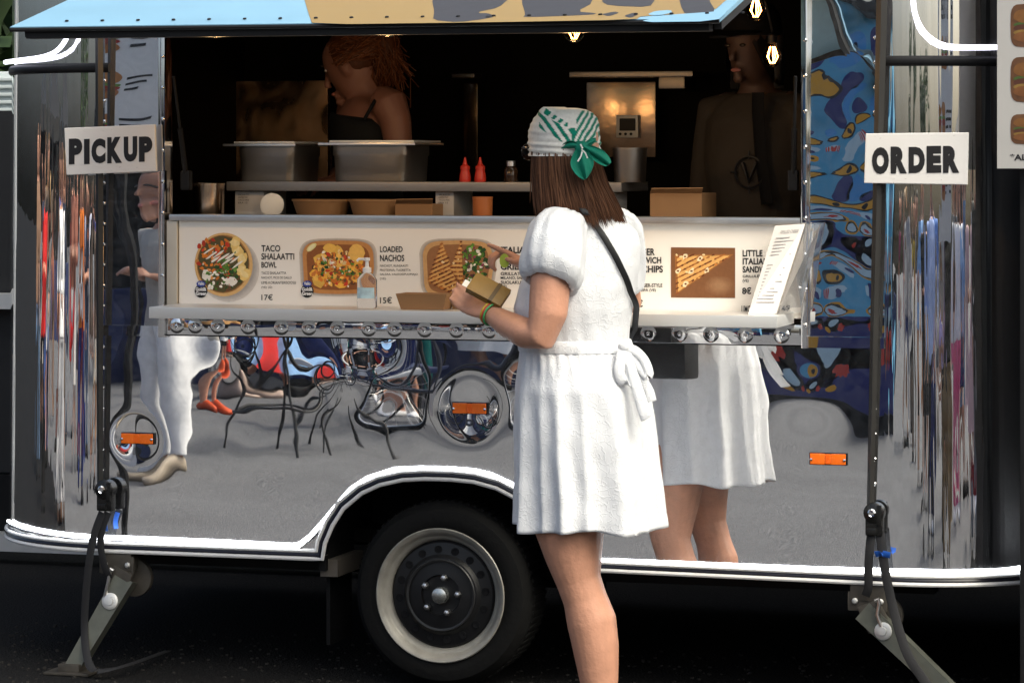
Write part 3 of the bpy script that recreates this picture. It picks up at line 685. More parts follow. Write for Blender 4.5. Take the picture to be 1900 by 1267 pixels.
def pan(label, px0, px1, py0, py1, Y, lid0, lid1, ly):
    a = on_y(px0, py1, Y); c = on_y(px1, py0, Y); w = c.x-a.x; h = c.z-a.z; d = .26; cx = (a.x+c.x)/2; cy = Y+d/2
    t = thing('food_pan', label, 'food pan', (cx, cy, a.z))
    m = MB(); rings = []; n = 32
    def rr(sx, sy, z):
        o = []
        for i in range(n):
            q = 2*pi*i/n; e = .25; o.append(V((cx+math.copysign(abs(cos(q))**e, cos(q))*sx, cy+math.copysign(abs(sin(q))**e, sin(q))*sy, z)))
        return o
    zz = [(w*.46, d*.46, a.z), (w*.47, d*.48, a.z+.008), (w*.485, d*.49, a.z+h*.70), (w*.50, d*.50, a.z+h*.74), (w*.5, d*.5, a.z+h)]
    vs = []; fs = []
    for z in zz: vs += rr(*z)
    for i in range(len(zz)-1):
        for j in range(n): fs.append([i*n+j, i*n+(j+1) % n, (i+1)*n+(j+1) % n, (i+1)*n+j])
    fs.append(list(range(n))[::-1]); m.add(vs, fs); m.build('pan_body', mat('pan_steel', (.30, .28, .26), .36, .9, var=.2, vs=9), t, 40)
    l0 = on_y(lid0, ly, Y-.02); l1 = on_y(lid1, ly, Y-.02)
    m = MB(); m.bbox((l0.x, Y-.02, a.z+h+.0005), (l1.x, Y+d+.02, a.z+h+.008), .002); m.build('rim', ALU, t, 30)
    m = MB(); m.bbox((l0.x+.03, Y+.0, a.z+h+.009), (l1.x-.01, Y+d+.02, a.z+h+.016), .003); m.build('lid', ALUM, t, 30)
ZSH = on_y(800, 339, YS).z
def top(px, Y): return 339-0*px
pan('small steel food pan standing on the left end of the shelf', 438, 548, 272, 338.5, YS+.03, 413, 548, 266)
pan('wide steel food pan with lid in the middle of the shelf', 611, 756, 270, 338.5, YS+.03, 590, 770, 264)
REDP = mat('red_sauce_bottle', (.50, .03, .015), .35, var=.06)
for px, lab in ((863, 'left one of two red squeeze sauce bottles on the shelf'), (891, 'right one of two red squeeze sauce bottles on the shelf')):
    q = on_y(px, 338.6, YS+.1); q.z = ZSH+.0005; t = thing('sauce_bottle', lab, 'sauce bottle', q)
    m = MB(); m.lathe([(.0175, 0), (.0185, .004), (.0185, .012), (.0165, .028), (.014, .036), (.0145, .04)], q, (0, 0, 1), 18); m.build('bottle_body', REDP, t, 40)
    m = MB(); m.lathe([(.0155, .0405), (.0155, .05), (.009, .054), (.006, .062), (.0025, .078), (.0001, .079)], q, (0, 0, 1), 18); m.build('nozzle', REDP, t, 40)
q = on_y(948, 338.6, YS+.12); q.z = ZSH+.0005
t = thing('dark_jar', 'dark glass jar with silver cap beside the red bottles', 'jar', q)
m = MB(); m.lathe([(.02, 0), (.022, .004), (.022, .04), (.014, .05)], q, (0, 0, 1), 18); m.build('jar_body', mat('dark_glass', (.03, .015, .008), .08, var=0), t, 40)
m = MB(); m.lathe([(.015, .0505), (.015, .066), (.013, .068), (.0001, .068)], q, (0, 0, 1), 18); m.build('cap', ALU, t, 40)
def bin_(name, label, cat, px0, px1, py0, py1, Y, m_, taper=1.12, rim=True):
    a = on_y((px0+px1)/2, py1, Y); r = (on_y(px1, py1, Y).x-on_y(px0, py1, Y).x)/2; h = on_y(px0, py0, Y).z-a.z; a.y += r
    t = thing(name, label, cat, a); m = MB(); m.lathe([(r/taper, 0), (r/taper*1.02, .006), (r, h), (r*.96, h), (r/taper*.95, .01), (.0001, .01)], a, (0, 0, 1), 28); m.build('body', m_, t, 40)
    if rim: m = MB(); m.lathe([(r*.985, h+.0005), (r*1.03, h+.0005), (r*1.03, h+.006), (r*.985, h+.006)], a, (0, 0, 1), 28, True); m.build('rim', m_, t, 40)
    return t
bin_('steel_bin', 'tall steel container on the shelf behind the customer', 'container', 1130, 1192, 278, 338.6, YS+.05, STEEL)
CARD = mat('kraft_paper', (.30, .16, .07), .7, var=.12, vs=12)
bin_('paper_bowl', 'stack of brown paper bowls under the shelf, nearer the white label', 'paper bowl', 527, 630, 374, 402, YS-.1, CARD, 1.2)
bin_('paper_bowl', 'stack of brown paper bowls under the middle of the wide pan', 'paper bowl', 634, 727, 374, 402, YS-.1, CARD, 1.2)
bin_('steel_pot', 'steel pot beside the left window post', 'pot', 340, 402, 344, 404, .2, WARMST, 1.05)
bin_('sauce_tub', 'orange sauce tub under the red bottles', 'tub', 872, 908, 369, 402, YS-.05, mat('orange_tub', (.45, .14, .04), .4), 1.05)
q = on_y(505, 402, YS-.02); t = MB(); t.lathe([(.036, 0), (.038, .004), (.03, .007), (.0001, .006)], V((q.x, q.y, q.z+.036)), (.25, -1, .2), 26); setp(t.build('plastic_lid', mat('lid_white', (.7, .66, .6), .4, var=.05), None, 40), 'round white lid leaning by the shelf label', 'lid')
def carton(px0, py0, px1, py1, Y, d, label):
    a = on_y(px0, py1, Y); c = on_y(px1, py0, Y); t = thing('cardboard_carton', label, 'carton', ((a.x+c.x)/2, Y+d/2, a.z))
    m = MB(); m.bbox((a.x, Y, a.z), (c.x, Y+d, c.z-.002), .002); m.build('box', CARD, t)
    m = MB(); m.slab([(a.x, Y+.002, c.z-.0015), (c.x, Y+.002, c.z-.0015), (c.x+.008, Y-.02, c.z+.014), (a.x+.01, Y-.02, c.z+.012)], (0, .001, .002)); m.build('flap', CARD, t)
carton(1206, 358, 1302, 404, .25, .2, 'brown cardboard carton under the server on the right')
carton(733, 378, 802, 404, YS-.08, .15, 'small brown carton beside the paper bowls under the shelf')

# ------------------------------------------------------------------ string of bulbs
def bulb(px, py, Y, label, e=2.1):
    c = on_y(px, py, Y); t = thing('light_bulb', label, 'light bulb', c)
    m = MB(); m.lathe([(.0001, -.031), (.012, -.028), (.023, -.02), (.030, -.004), (.029, .008), (.022, .022), (.014, .034), (.013, .04)], c, (0, 0, 1), 22); m.build('glass', BULB, t, 60)
    m = MB(); m.lathe([(.0145, .0405), (.0145, .065), (.008, .07), (.0001, .07)], c, (0, 0, 1), 16); m.build('socket', BLACKM, t, 40)
    for k in range(5):
        a = 2*pi*k/5; f = MB(); f.tube([c+V((.007*cos(a), .007*sin(a), .03)), c+V((.016*cos(a), .016*sin(a), .0)), c+V((.006*cos(a+.6), .006*sin(a+.6), -.018))], .0012, 5); f.build('filament', FIL, t)
    l_ = bpy.data.lights.new('bulb_light', 'POINT'); l_.energy = e; l_.color = (1, .55, .24); l_.shadow_soft_size = .03
    o = link(bpy.data.objects.new('bulb_light', l_)); o.location = c-V((0, 0, .07)); adopt(o, t)
    return c
bl = [bulb(400, 52, -.45, 'clear filament bulb under the left end of the open hatch'), bulb(720, 50, -.45, 'clear filament bulb under the hatch above the server in black'), bulb(1065, 60, -.42, 'clear filament bulb hanging just below the hatch edge above the customer'),
      bulb(1402, 20, .12, 'clear filament bulb showing past the right end of the hatch', .08), bulb(1433, 106, .3, 'clear filament bulb hanging low beside the right window post', .06)]
def sag(a, c, d, n=8): return [a.lerp(c, i/n)-V((0, 0, d*4*(i/n)*(1-i/n))) for i in range(n+1)]
m = MB(); pts = []
for a, c in zip(bl[:5], bl[1:5]): pts += sag(a+V((0, 0, .075)), c+V((0, 0, .075)), -.03)
m.tube(pts, .004, 6); setp(m.build('bulb_cable', BLACKM, None, 60), 'black cable of the bulb string under the hatch', 'cable')

# ------------------------------------------------------------------ things on the counter
ZC = 1.1475
def cpt(px, Y): q = on_y(px, 580, Y); q.z = ZC; return q
q = cpt(681, -.15); t = thing('sanitiser_bottle', 'clear hand sanitiser pump bottle with blue label on the counter', 'pump bottle', q)
CLEAR = mat('clear_plastic', (.95, .97, 1), .06, var=0, trans=.92, ior=1.2)
m = MB(); m.loft([q+V((0, 0, z)) for z in (0, .004, .085, .1, .106)], [(.028, .019), (.031, .021), (.031, .021), (.02, .015), (.011, .011)], 24); m.build('bottle_body', CLEAR, t, 50)
m = MB(); m.lathe([(.013, .1065), (.013, .12), (.006, .123), (.005, .14), (.009, .142), (.009, .15), (.0001, .151)], q, (0, 0, 1), 16); m.tube([q+V((0, 0, .146)), q+V((-.025, -.004, .146)), q+V((-.03, -.005, .140))], .004, 8); m.build('pump', mat('pump_white', (.8, .8, .8), .4, var=.03), t, 50)
m = MB(); vs = []; 
for z in (.03, .062):
    for i in range(11):
        a = -pi/2+(-1+i/5)*1.0; vs.append(q+V((.0318*cos(a), .0218*sin(a), z)))
m.add(vs, [[i, i+1, 12+i, 11+i] for i in range(10)]); m.build('label', mat('blue_label', (.45, .62, .76), .4, var=.5, vs=60), t)
def paper_tray(px0, px1, Y, h, label):
    a = cpt(px0, Y); c = cpt(px1, Y); w = c.x-a.x; cx = (a.x+c.x)/2; t = thing('paper_tray', label, 'paper tray', (cx, Y+.05, ZC)); d = .1; z = ZC+.0005
    bq = [(cx-w*.42, Y+.012), (cx+w*.42, Y+.012), (cx+w*.42, Y+d-.012), (cx-w*.42, Y+d-.012)]; tq = [(cx-w*.5, Y), (cx+w*.5, Y), (cx+w*.5, Y+d), (cx-w*.5, Y+d)]
    m = MB(); m.slab([V((x, y, z)) for x, y in bq], (0, 0, .0015)); m.build('base', CARD, t)
    for i in range(4):
        j = (i+1) % 4; m = MB(); A = [V((*bq[i], z)), V((*bq[j], z)), V((*tq[j], z+h)), V((*tq[i], z+h))]
        cen = V((cx, Y+d/2, z)); n = (A[1]-A[0]).cross(A[2]-A[0]).normalized(); n = n if n.dot(cen-A[0]) > 0 else -n
        m.slab(A, n*.0012); m.build('tray_side', CARD, t)
paper_tray(734, 828, -.2, .046, 'empty brown paper tray on the counter beside the sanitiser bottle')
paper_tray(832, 905, -.14, .044, 'brown paper tray on the counter behind the held wallet')
# laminated sheet leaning against the right end of the board
PAP = mat('laminated_paper', (.62, .59, .57), .2, var=.05, vs=5)
A = [on_y(1388, 594, -.19), on_y(1441, 600, -.16), on_y(1494, 415, -.045), on_y(1438, 419, -.05)]
A[0].z = max(A[0].z, ZC+.001); A[1].z = max(A[1].z, ZC+.001)
t = thing('menu_sheet', 'laminated paper sheet leaning at the right end of the menu board', 'paper sheet', (A[0]+A[1])/2)
nn = (A[1]-A[0]).cross(A[3]-A[0]).normalized(); nn = nn if nn.y < 0 else -nn
m = MB(); m.slab(A, -nn*.002); m.build('paper', PAP, t)
m = MB(); GREYINK = mat('grey_print', (.25, .24, .24), .5, var=0)
def SH(u, v): return A[0].lerp(A[1], u).lerp(A[3].lerp(A[2], u), v)+nn*.004
for k in range(20):
    v = .12+k*.038
    if 11 < k < 14: continue
    u0, u1 = .15, random.uniform(.55, .85); m.poly([SH(u0, v), SH(u1, v), SH(u1, v+.010), SH(u0, v+.010)])
vsx, fsx = text_mesh("GRILLED CHEESE", .01); xs = [a[0] for a in vsx]; m.add([SH(.25+.6*a[0]/max(xs), .90+.05*a[1]) for a in vsx], fsx); m.build('print', GREYINK, t)
m = MB(); m.slab([A[1]+V((.004, -.01, 0)), A[1]+V((.05, .09, .0)), V((A[2].x+.04, -.02, A[2].z)), A[2]+V((.004, 0, 0))], (.0015, 0, 0)); m.build('clear_holder', CLEAR, t)

# ------------------------------------------------------------------ signs and poles
def sign(name, label, quad, word, box, Y):
    P = [on_y(x, y, Y) for x, y in quad]; c = sum(P, V())/4; t = thing(name, label, 'sign', c)
    m = MB(); m.slab(P, (0, .012, 0)); o = m.build('board', WHITEP, t)
    bv = o.modifiers.new('b', 'BEVEL'); bv.width = .002; bv.segments = 2
    def fn(x, y):
        u = (x-quad[3][0])/(quad[2][0]-quad[3][0]); v = (y-quad[0][1])/(quad[3][1]-quad[0][1])
        sh = (quad[1][1]-quad[0][1])*u; shx = (quad[3][0]-quad[0][0])*v
        q_ = on_y(x, y+sh, Y); q_.y = Y-.0012; return q_
    n = len(word); x0, y0, x1, y1 = box; wts = [w for _, w in word]; gap = 3.2; tw = (x1-x0-gap*(n-1))/sum(wts); x = x0
    for ch, w in word:
        lm = MB(); text_on(lm, ch, (x, y0+random.uniform(-1, 1), x+w*tw, y1+random.uniform(-1, 1)), fn, .075); lm.build('letter', INK, t); x += w*tw+gap
    k_ = MB()
    for _ in range(9):
        x, y = random.choice([(random.uniform(quad[3][0]+6, quad[2][0]-8), quad[3][1]-random.uniform(4, 12)), (random.uniform(quad[0][0]+6, quad[1][0]-6), quad[0][1]+random.uniform(4, 9))])
        a = random.uniform(0, 3); r = random.uniform(2, 7); w_ = random.uniform(.3, .8)
        k_.poly([fn(x, y), fn(x+r*cos(a), y+r*.5*sin(a)), fn(x+r*cos(a)+w_, y+r*.5*sin(a)+w_)])
    k_.build('scuffs', mat('scuff', (.4, .37, .34), .6, var=.2), t)['kind'] = 'stuff'
    return t
sign('pickup_sign', 'white hand-lettered PICKUP sign on the left pole', [(119, 238), (287, 231), (290, 318), (123, 325)], [('P', 1), ('I', .42), ('C', 1.05), ('K', 1.1), ('U', 1), ('P', 1)], (128, 259, 283, 306), -.05)
sign('order_sign', 'white hand-lettered ORDER sign on the right pole', [(1606, 248), (1797, 246), (1795, 343), (1603, 340)], [('O', 1.1), ('R', 1.05), ('D', 1.05), ('E', .95), ('R', 1.05)], (1618, 273, 1780, 323), -.05)
def pole(label, pts, Ys, w, cl):
    P = [on_y(x, y, Y) for (x, y), Y in zip(pts, Ys)]; t = thing('support_pole', label, 'pole', P[-1])
    m = MB(); m.loft(P, [(w[0], .010), (w[1], .010)], 4, (1, 0, 0)); m.build('pole_rail', mat('pole_black', (.018, .017, .016), .45, var=.2), t)
    m = MB()
    c = on_y(cl[0], cl[1], -.035)
    m.box(c+V((0, 0, -.012)), (.052, .035, .075), None, .01); m.lathe([(.03, -.018), (.03, .018), (.024, .022), (.0001, .022)], c+V((0, 0, .018)), (0, -1, 0), 24); m.box(c+V((.016, -.018, .012)), (.014, .01, .06), None, .004); m.box(c+V((-.006, -.02, -.035)), (.03, .012, .02), None, .004)
    m.build('clamp', mat('gloss_black_plastic', (.01, .01, .01), .22, var=.1), t, 40)
    m = MB(); m.lathe([(.012, 0), (.012, .006), (.008, .01), (.0001, .0105)], c+V((-.004, -.023, .02)), (0, -1, 0), 8); m.build('bolt', CHROME, t, 30)
    return t, c
pl_, cl_ = pole('black pole left of the window behind the PICKUP sign', [(184, 60), (186, 925)], [-.028, -.02], (.0135, .0105), (197, 918))
pr_, cr_ = pole('black pole right of the window behind the ORDER sign', [(1637, -30), (1614, 960)], [-.028, -.02], (.0165, .0095), (1623, 962))
WEB = mat('black_webbing', (.012, .012, .014), .75, var=.25, vs=60, bump=.0006, bs=300)
BLUT = mat('blue_strap', (.02, .10, .45), .5, var=.15)
def strap(pts, w, par, m_=WEB, name='strap'):
    P = [on_y(x, y, Y) for x, y, Y in pts]
    for p in P: p.z = max(p.z, .004)
    P = [V(p) for p in sm(P, 2)]
    m = MB(); m.loft(P, [(w, .0014)]*len(P), 8, (1, 0, 0), sq=.6); return m.build(name, m_, par, 40)
strap([(190, 950, -.045), (176, 985, -.05), (166, 1030, -.06), (158, 1110, -.055), (156, 1170, -.05), (160, 1215, -.09), (168, 1240, -.12), (182, 1246, -.14), (230, 1236, -.1), (310, 1207, .25)], .0125, pl_)
strap([(200, 950, -.045), (188, 985, -.045), (186, 1010, -.045), (190, 1035, -.045), (197, 1060, -.04), (203, 1072, -.03)], .0115, pl_)
strap([(197, 955, -.043), (194, 970, -.04), (196, 985, -.04)], .008, pl_, BLUT, 'blue_tie')
strap([(1617, 985, -.045), (1613, 1020, -.05), (1611, 1060, -.045), (1612, 1090, -.04), (1606, 1105, -.03)], .0125, pr_)
strap([(1632, 985, -.045), (1638, 1030, -.05), (1645, 1075, -.05), (1655, 1120, -.05), (1668, 1170, -.07), (1685, 1220, -.09), (1715, 1262, -.1), (1740, 1300, -.12)], .0135, pr_)
strap([(1624, 1028, -.056), (1636, 1026, -.058), (1652, 1030, -.056)], .010, pr_, BLUT, 'blue_tie')

# ------------------------------------------------------------------ neighbours seen beside the trailer
TARP = mat('black_tarp', (.010, .010, .011), .6, var=.3, vs=6, bump=.004, bs=9)
t = thing('black_tent', 'black market tent standing right of the trailer', 'tent', (3., 1., 0))
TX0 = on_y(1893, 600, -.02).x
def curtain(A_, B_, name, n_=40):
    m = MB(); vs = []; d = (B_-A_); nr = V((-d.y, d.x, 0)).normalized()
    for i in range(n_+1):
        u = i/n_; p = A_.lerp(B_, u)+nr*(.018*sin(u*d.length*14)+.01*sin(u*d.length*31+1))
        for z in (.0, 1.2, 2.7): vs.append(p+V((0, 0, z)))
    m.add(vs, [[3*i+j, 3*i+3+j, 3*i+4+j, 3*i+1+j] for i in range(n_) for j in (0, 1)])
    o = m.build(name, TARP, t, 60); md = o.modifiers.new('t', 'SOLIDIFY'); md.thickness = .006
curtain(V((TX0+.05, .04, 0)), V((TX0+.40, 2.4, 0)), 'side_curtain'); curtain(V((TX0+.03, .0, 0)), V((4.9, -.4, 0)), 'front_curtain')
for x, y in ((TX0+.02, -.01), (4.9, -.42), (TX0+.42, 2.4), (4.9, 2.4)): m = MB(); m.bbox((x-.02, y-.02, 0), (x+.025, y+.02, 2.75), .004); m.build('leg', BLACKM, t)
m = MB(); m.add([V((TX0-.02, -.1, 2.72)), V((5., -.5, 2.72)), V((5., 2.5, 2.72)), V((TX0, 2.5, 2.72)), V((3.3, 1., 3.5))], [[0, 1, 4], [1, 2, 4], [2, 3, 4], [3, 0, 4], [3, 2, 1, 0]]); m.build('canopy', TARP, t)
# white menu board hanging on that tent
YM = -.09
a = on_y(1850, 313, YM); c = on_y(1990, -40, YM)
t = thing('hanging_menu_board', 'white menu board hanging on the black tent at the right edge', 'menu board', ((a.x+c.x)/2, YM, a.z))
m = MB(); m.bbox((a.x, YM, a.z), (c.x, YM+.01, c.z), .001); m.build('board', mat('shaded_white_board', (.40, .39, .38), .6, var=.08), t)  # white board and its prints, their shade put into the colours
for k, (y0, y1) in enumerate(((8, 88), (106, 190), (212, 268))):
    m = MB(); vs = []
    for i in range(20):
        q = 2*pi*i/20; e = .5; vs.append(on_y(1900+math.copysign(abs(cos(q))**e, cos(q))*25, (y0+y1)/2+math.copysign(abs(sin(q))**e, sin(q))*(y1-y0)/2, YM-.001))
    m.poly(vs); m.build('food_print', mat('brown_food_print', (.10, .045, .02), .4, var=.6, vs=40), t)
    for dy, hh, cc in ((-.22, .16, (.16, .07, .02)), (-.02, .06, (.05, .09, .02)), (.06, .09, (.07, .025, .015)), (.16, .07, (.2, .12, .03)), (.26, .12, (.15, .06, .02))):
        m = MB(); H_ = y1-y0; m.poly([on_y(1902+22*cos(2*pi*i/20)*(1+.04*sin(i*5)), (y0+y1)/2+dy*H_+hh*H_*sin(2*pi*i/20), YM-.0014-.0003*abs(dy)-.0001*(dy > 0)) for i in range(20)]); m.build('food_print', mat('bp_%.2f_%.2f' % cc[:2], cc, .4, var=.35, vs=60), t)
m = MB(); text_on(m, "*ALL", (1874, 286, 1915, 298), lambda x, y: on_y(x, y, YM-.001), .03); m.build('lettering', INK, t)
m = MB(); w0 = on_y(1838, 1240, -.14).x; m.bbox((w0, -.17, .0), (w0+.22, -.05, .06), .008); m.bbox((w0+.01, -.16, .0605), (w0+.2, -.06, .085), .006)
setp(m.build('tent_weight', mat('weathered_wood', (.16, .12, .09), .7, var=.35, vs=14, bump=.002, bs=30)), 'weathered block weighing down the black tent at bottom right', 'weight block')
# left: dark stall and pale van behind
t = thing('dark_stall', 'dark stall with black side cloth behind the left end of the trailer', 'stall', (-3.2, 2.6, 0))
m = MB(); m.bbox((-4.6, 2.4, .35), (-1.2, 2.46, 1.78)); m.build('side_cloth', TARP, t)
m = MB(); m.bbox((-4.6, 2.38, 0.05), (-1.2, 2.44, .34)); m.build('skirt', BLACK, t)
m = MB(); m.bbox((-4.6, 2.3, 1.0), (-1.2, 2.385, 1.06)); m.build('ledge', ALUM, t)
m = MB(); m.bbox((-4.6, 2.3, .05), (-1.2, 2.37, .12)); m.build('kick_rail', ALUM, t)
m = MB(); m.bbox((-1.9, 3.0, .02), (2.4, 3.03, 2.5))  # added out of view to keep low sun from under the trailer
setp(m.build('sun_blocker_screen', TARP), 'unseen black screen added behind the trailer to block low sun', 'screen')
t = thing('pale_van', 'pale box van with ribbed side behind the dark stall', 'van', (-3.4, 4.5, 0))
m = MB(); m.bbox((-5.2, 3.9, .5), (-1.0, 6, 1.98), .05); m.build('cargo_box', mat('van_pale', (.5, .55, .55), .4, var=.06), t, 30)
for k in range(5):
    m = MB(); m.bbox((-5.2, 3.88, 1.80+k*.034), (-1.0, 3.905, 1.815+k*.034), .004); m.build('rib', MATS['van_pale'], t)
for x in (-4.6, -1.8):
    m = MB(); m.lathe([(.0001, 0), (.33, 0), (.35, .03), (.35, .2), (.0001, .2)], (x, 4.1, .35), (0, 1, 0), 24); m.build('wheel', BLACK, t, 30)
# camera-side white post whose reflection runs down the left corner
t = thing('white_tent_post', 'white aluminium tent post left of the trailer', 'post', (-2.05, .5, 0))
m = MB(); m.bbox((-2.075, .455, .02), (-2.025, .505, 2.6), .006); m.build('upright', mat('white_post', (.72, .72, .70), .4, var=.05), t, 30)
m = MB(); m.bbox((-2.13, .4, 0), (-1.97, .56, .02), .004); m.build('base_plate', ALUM, t)
# ================================================================== people
def hand(mb, w, d, n, th, s=1., curl=.45, point=False):
    """w wrist, d direction of the fingers, n palm normal, th = direction across towards the thumb"""
    w = V(w); d = V(d).normalized(); n = V(n); n = (n-d*n.dot(d)).normalized(); x = V(th); x = (x-d*x.dot(d)-n*x.dot(n)).normalized()
    mb.loft([w-d*.02*s, w+d*.02*s, w+d*.055*s, w+d*.085*s, w+d*.095*s], [(.026*s, .02*s), (.034*s, .018*s), (.040*s, .017*s), (.040*s, .014*s), (.034*s, .01*s)], 12, x)
    for k, L_ in enumerate((.072, .080, .075, .060)):
        o = w+d*.085*s+x*((.03-.02*k)*s); c = curl*(1 if not (point and k == 0) else .06); p = [o]; a = 0; dd = d+x*(.12-.08*k)
        for f in (.45, .32, .23):
            a += c; p.append(p[-1]+(dd*cos(a)+n*sin(a)).normalized()*(L_*f*s))
        mb.tube([o-d*.02*s]+p, [.010*s, .010*s, .0095*s, .0085*s, .0065*s], 8)
    o = w+d*.025*s+x*.026*s
    mb.tube([o-x*.012*s, o+x*.022*s+d*.02*s+n*.01*s, o+x*.034*s+d*.045*s+n*.018*s, o+x*.034*s+d*.068*s+n*.02*s], [.013*s, .0125*s, .0105*s, .008*s], 8)
def head(mb, c, f, s=1., tilt=0.):
    """c centre, f facing direction (horizontal)"""
    c = V(c); f = V(f).normalized(); r = f.cross(UP).normalized(); q = Quaternion(r, tilt); u = q @ UP; f = q @ f
    prof = [(-.118, .030, .035, .035), (-.108, .045, .05, .025), (-.085, .056, .068, .014), (-.05, .064, .083, .004), (-.01, .071, .093, 0), (.03, .076, .098, -.004), (.065, .072, .092, -.008), (.095, .055, .07, -.01), (.112, .034, .042, -.01), (.119, .012, .015, -.01)]
    mb.loft([c+u*z*s+f*o*s for z, a, b_, o in prof], [(a*s, b_*s) for z, a, b_, o in prof], 20, r)
    mb.loft([c+f*.088*s+u*.02*s, c+f*.102*s-u*.012*s, c+f*.112*s-u*.03*s, c+f*.098*s-u*.042*s], [(.008*s, .008*s), (.011*s, .011*s), (.016*s, .012*s), (.012*s, .008*s)], 8, r)
    mb.ell(c+f*.088*s-u*.066*s, (.022*s, .012*s, .006*s), Matrix((r, f, u)).transposed()); mb.ell(c+f*.087*s-u*.076*s, (.019*s, .012*s, .006*s), Matrix((r, f, u)).transposed()); mb.ell(c+f*.082*s-u*.1*s, (.022*s, .018*s, .016*s), Matrix((r, f, u)).transposed())
    for k in (-1, 1):
        mb.ell(c+r*k*.077*s-f*.008*s-u*.008*s, (.009*s, .02*s, .033*s), Matrix((r, f, u)).transposed())
    return c, f, r, u
def face_bits(par, c, f, r, u, s=1., n='eye'):
    for k in (-1, 1):
        m = MB(); m.ell(c+f*.078*s+r*k*.031*s+u*.012*s, (.014*s, .007*s, .006*s), Matrix((r, f, u)).transposed(), 10, 6); m.build('eye', mat('eye_white', (.55, .52, .5), .2, var=0), par, 60)
        m = MB(); m.ell(c+f*.0835*s+r*k*.031*s+u*.012*s, (.0055*s, .003*s, .0055*s), Matrix((r, f, u)).transposed(), 8, 6); m.build('iris', mat('iris', (.03, .02, .015), .2, var=0), par, 60)
        m = MB(); m.tube([c+f*.088*s+r*k*.016*s+u*.03*s, c+f*.091*s+r*k*.032*s+u*.035*s, c+f*.08*s+r*k*.05*s+u*.028*s], .003*s, 6); m.build('eyebrow', mat('brow', (.05, .03, .02), .7, var=0), par, 60)
    m = MB(); m.ell(c+f*.0925*s-u*.068*s, (.022*s, .01*s, .0075*s), Matrix((r, f, u)).transposed(), 12, 6); m.build('lips', mat('lips', (.42, .15, .12), .45, var=.05), par, 60)

# ------------------------------------------------------------------ the customer
DW = 8.68; SW = F0/DW
def wp(px, py, t=0.): return at(px, py, DW+t)
cust = thing('person', 'woman in white puff-sleeved dress and green and white headscarf at the counter', 'person', (wp(1100, 700).x, wp(1100, 700).y, 0))
fh = (RT*-sin(radians(46))+FW*cos(radians(46)))       # head and torso facing
rh = fh.cross(UP)
FTL = -RT                                              # legs face left
bd = MB()
def leg(dt0, dx, dt):
    pts = [(1076, 800, .075), (1064, 900, .088), (1055, 985, .0935), (1064, 1035, .075), (1072, 1076, .060), (1084, 1110, .0585), (1096, 1150, .066), (1104, 1200, .0615), (1110, 1260, .051), (1114, 1310, .040), (1116, 1340, .036)]
    P = [wp(x+dx, y, dt0+(dt-dt0)*max(0, min(1, (y-880)/200))) for x, y, r in pts]; k = wp(1116+dx, 1378, dt); k.z = .03
    P.append(V((k.x, k.y, .07))); bd.tube(P, [r for x, y, r in pts]+[.036], 18)
    bd.ell(wp(1046+dx, 1072, dt), (.022, .03, .04))
    bd.loft([V((k.x, k.y, .032))-FTL*.035, V((k.x, k.y, .040))+FTL*.01, V((k.x, k.y, .038))+FTL*.08, V((k.x, k.y, .026))+FTL*.15, V((k.x, k.y, .02))+FTL*.19], [(.03, .028), (.036, .036), (.042, .032), (.045, .02), (.03, .014)], 12, FW)
    for q in range(5): bd.tube([V((k.x, k.y, .02))+FTL*.16+FW*(-.034+.017*q), V((k.x, k.y, .016))+FTL*(.205-.006*q)+FW*(-.036+.018*q)], [.011, .009], 8)
    return k
k1 = leg(-.045, 0, -.06); k2 = leg(.11, 4, .20)
bd.loft([wp(x, y, t) for x, y, t in ((1075, 830, .05), (1075, 760, .05), (1072, 690, .03), (1068, 635, .0), (1066, 570, 0), (1080, 500, 0), (1090, 450, 0), (1092, 428, 0), (1090, 405, .0), (1083, 380, 0), (1065, 340, 0))],
        [(.10, .11), (.12, .11), (.12, .10), (.115, .095), (.12, .10), (.11, .10), (.105, .10), (.075, .08), (.055, .056), (.05, .052), (.05, .052)], 20, RT)
hc = wp(1050, 287); hinfo = head(bd, hc, fh, 1.0)
LA = [(1045, 430, -.12), (1028, 470, -.145), (1021, 530, -.16), (1017, 580, -.165), (1004, 622, -.16), (975, 618, -.12), (944, 603, -.05), (916, 586, .01), (903, 578, .03)]
bd.tube([wp(*p) for p in LA], [.058, .06, .055, .053, .046, .042, .037, .028, .026], 16)
w1 = wp(904, 579, .03); bd_d = wp(868, 560, .10)-w1
hand(bd, w1, bd_d, wp(904, 560, -.05)-wp(904, 590, .05), wp(905, 545, -.02)-wp(905, 585, .03), .92, .5)
RA = [(1150, 430, .10), (1156, 500, .16), (1164, 560, .20), (1135, 580, .24), (1080, 545, .27), (1010, 510, .29), (972, 492, .30)]
bd.tube([wp(*p) for p in RA], [.042, .042, .042, .041, .038, .032, .026], 14)
w2 = wp(975, 493, .30); hand(bd, w2, wp(930, 468, .27)-w2, wp(940, 520, .27)-wp(940, 470, .27), wp(940, 455, .2)-wp(945, 480, .32), .95, .95, True)
obj('body', remesh(bd, .0052, 5), cust, SKIN)

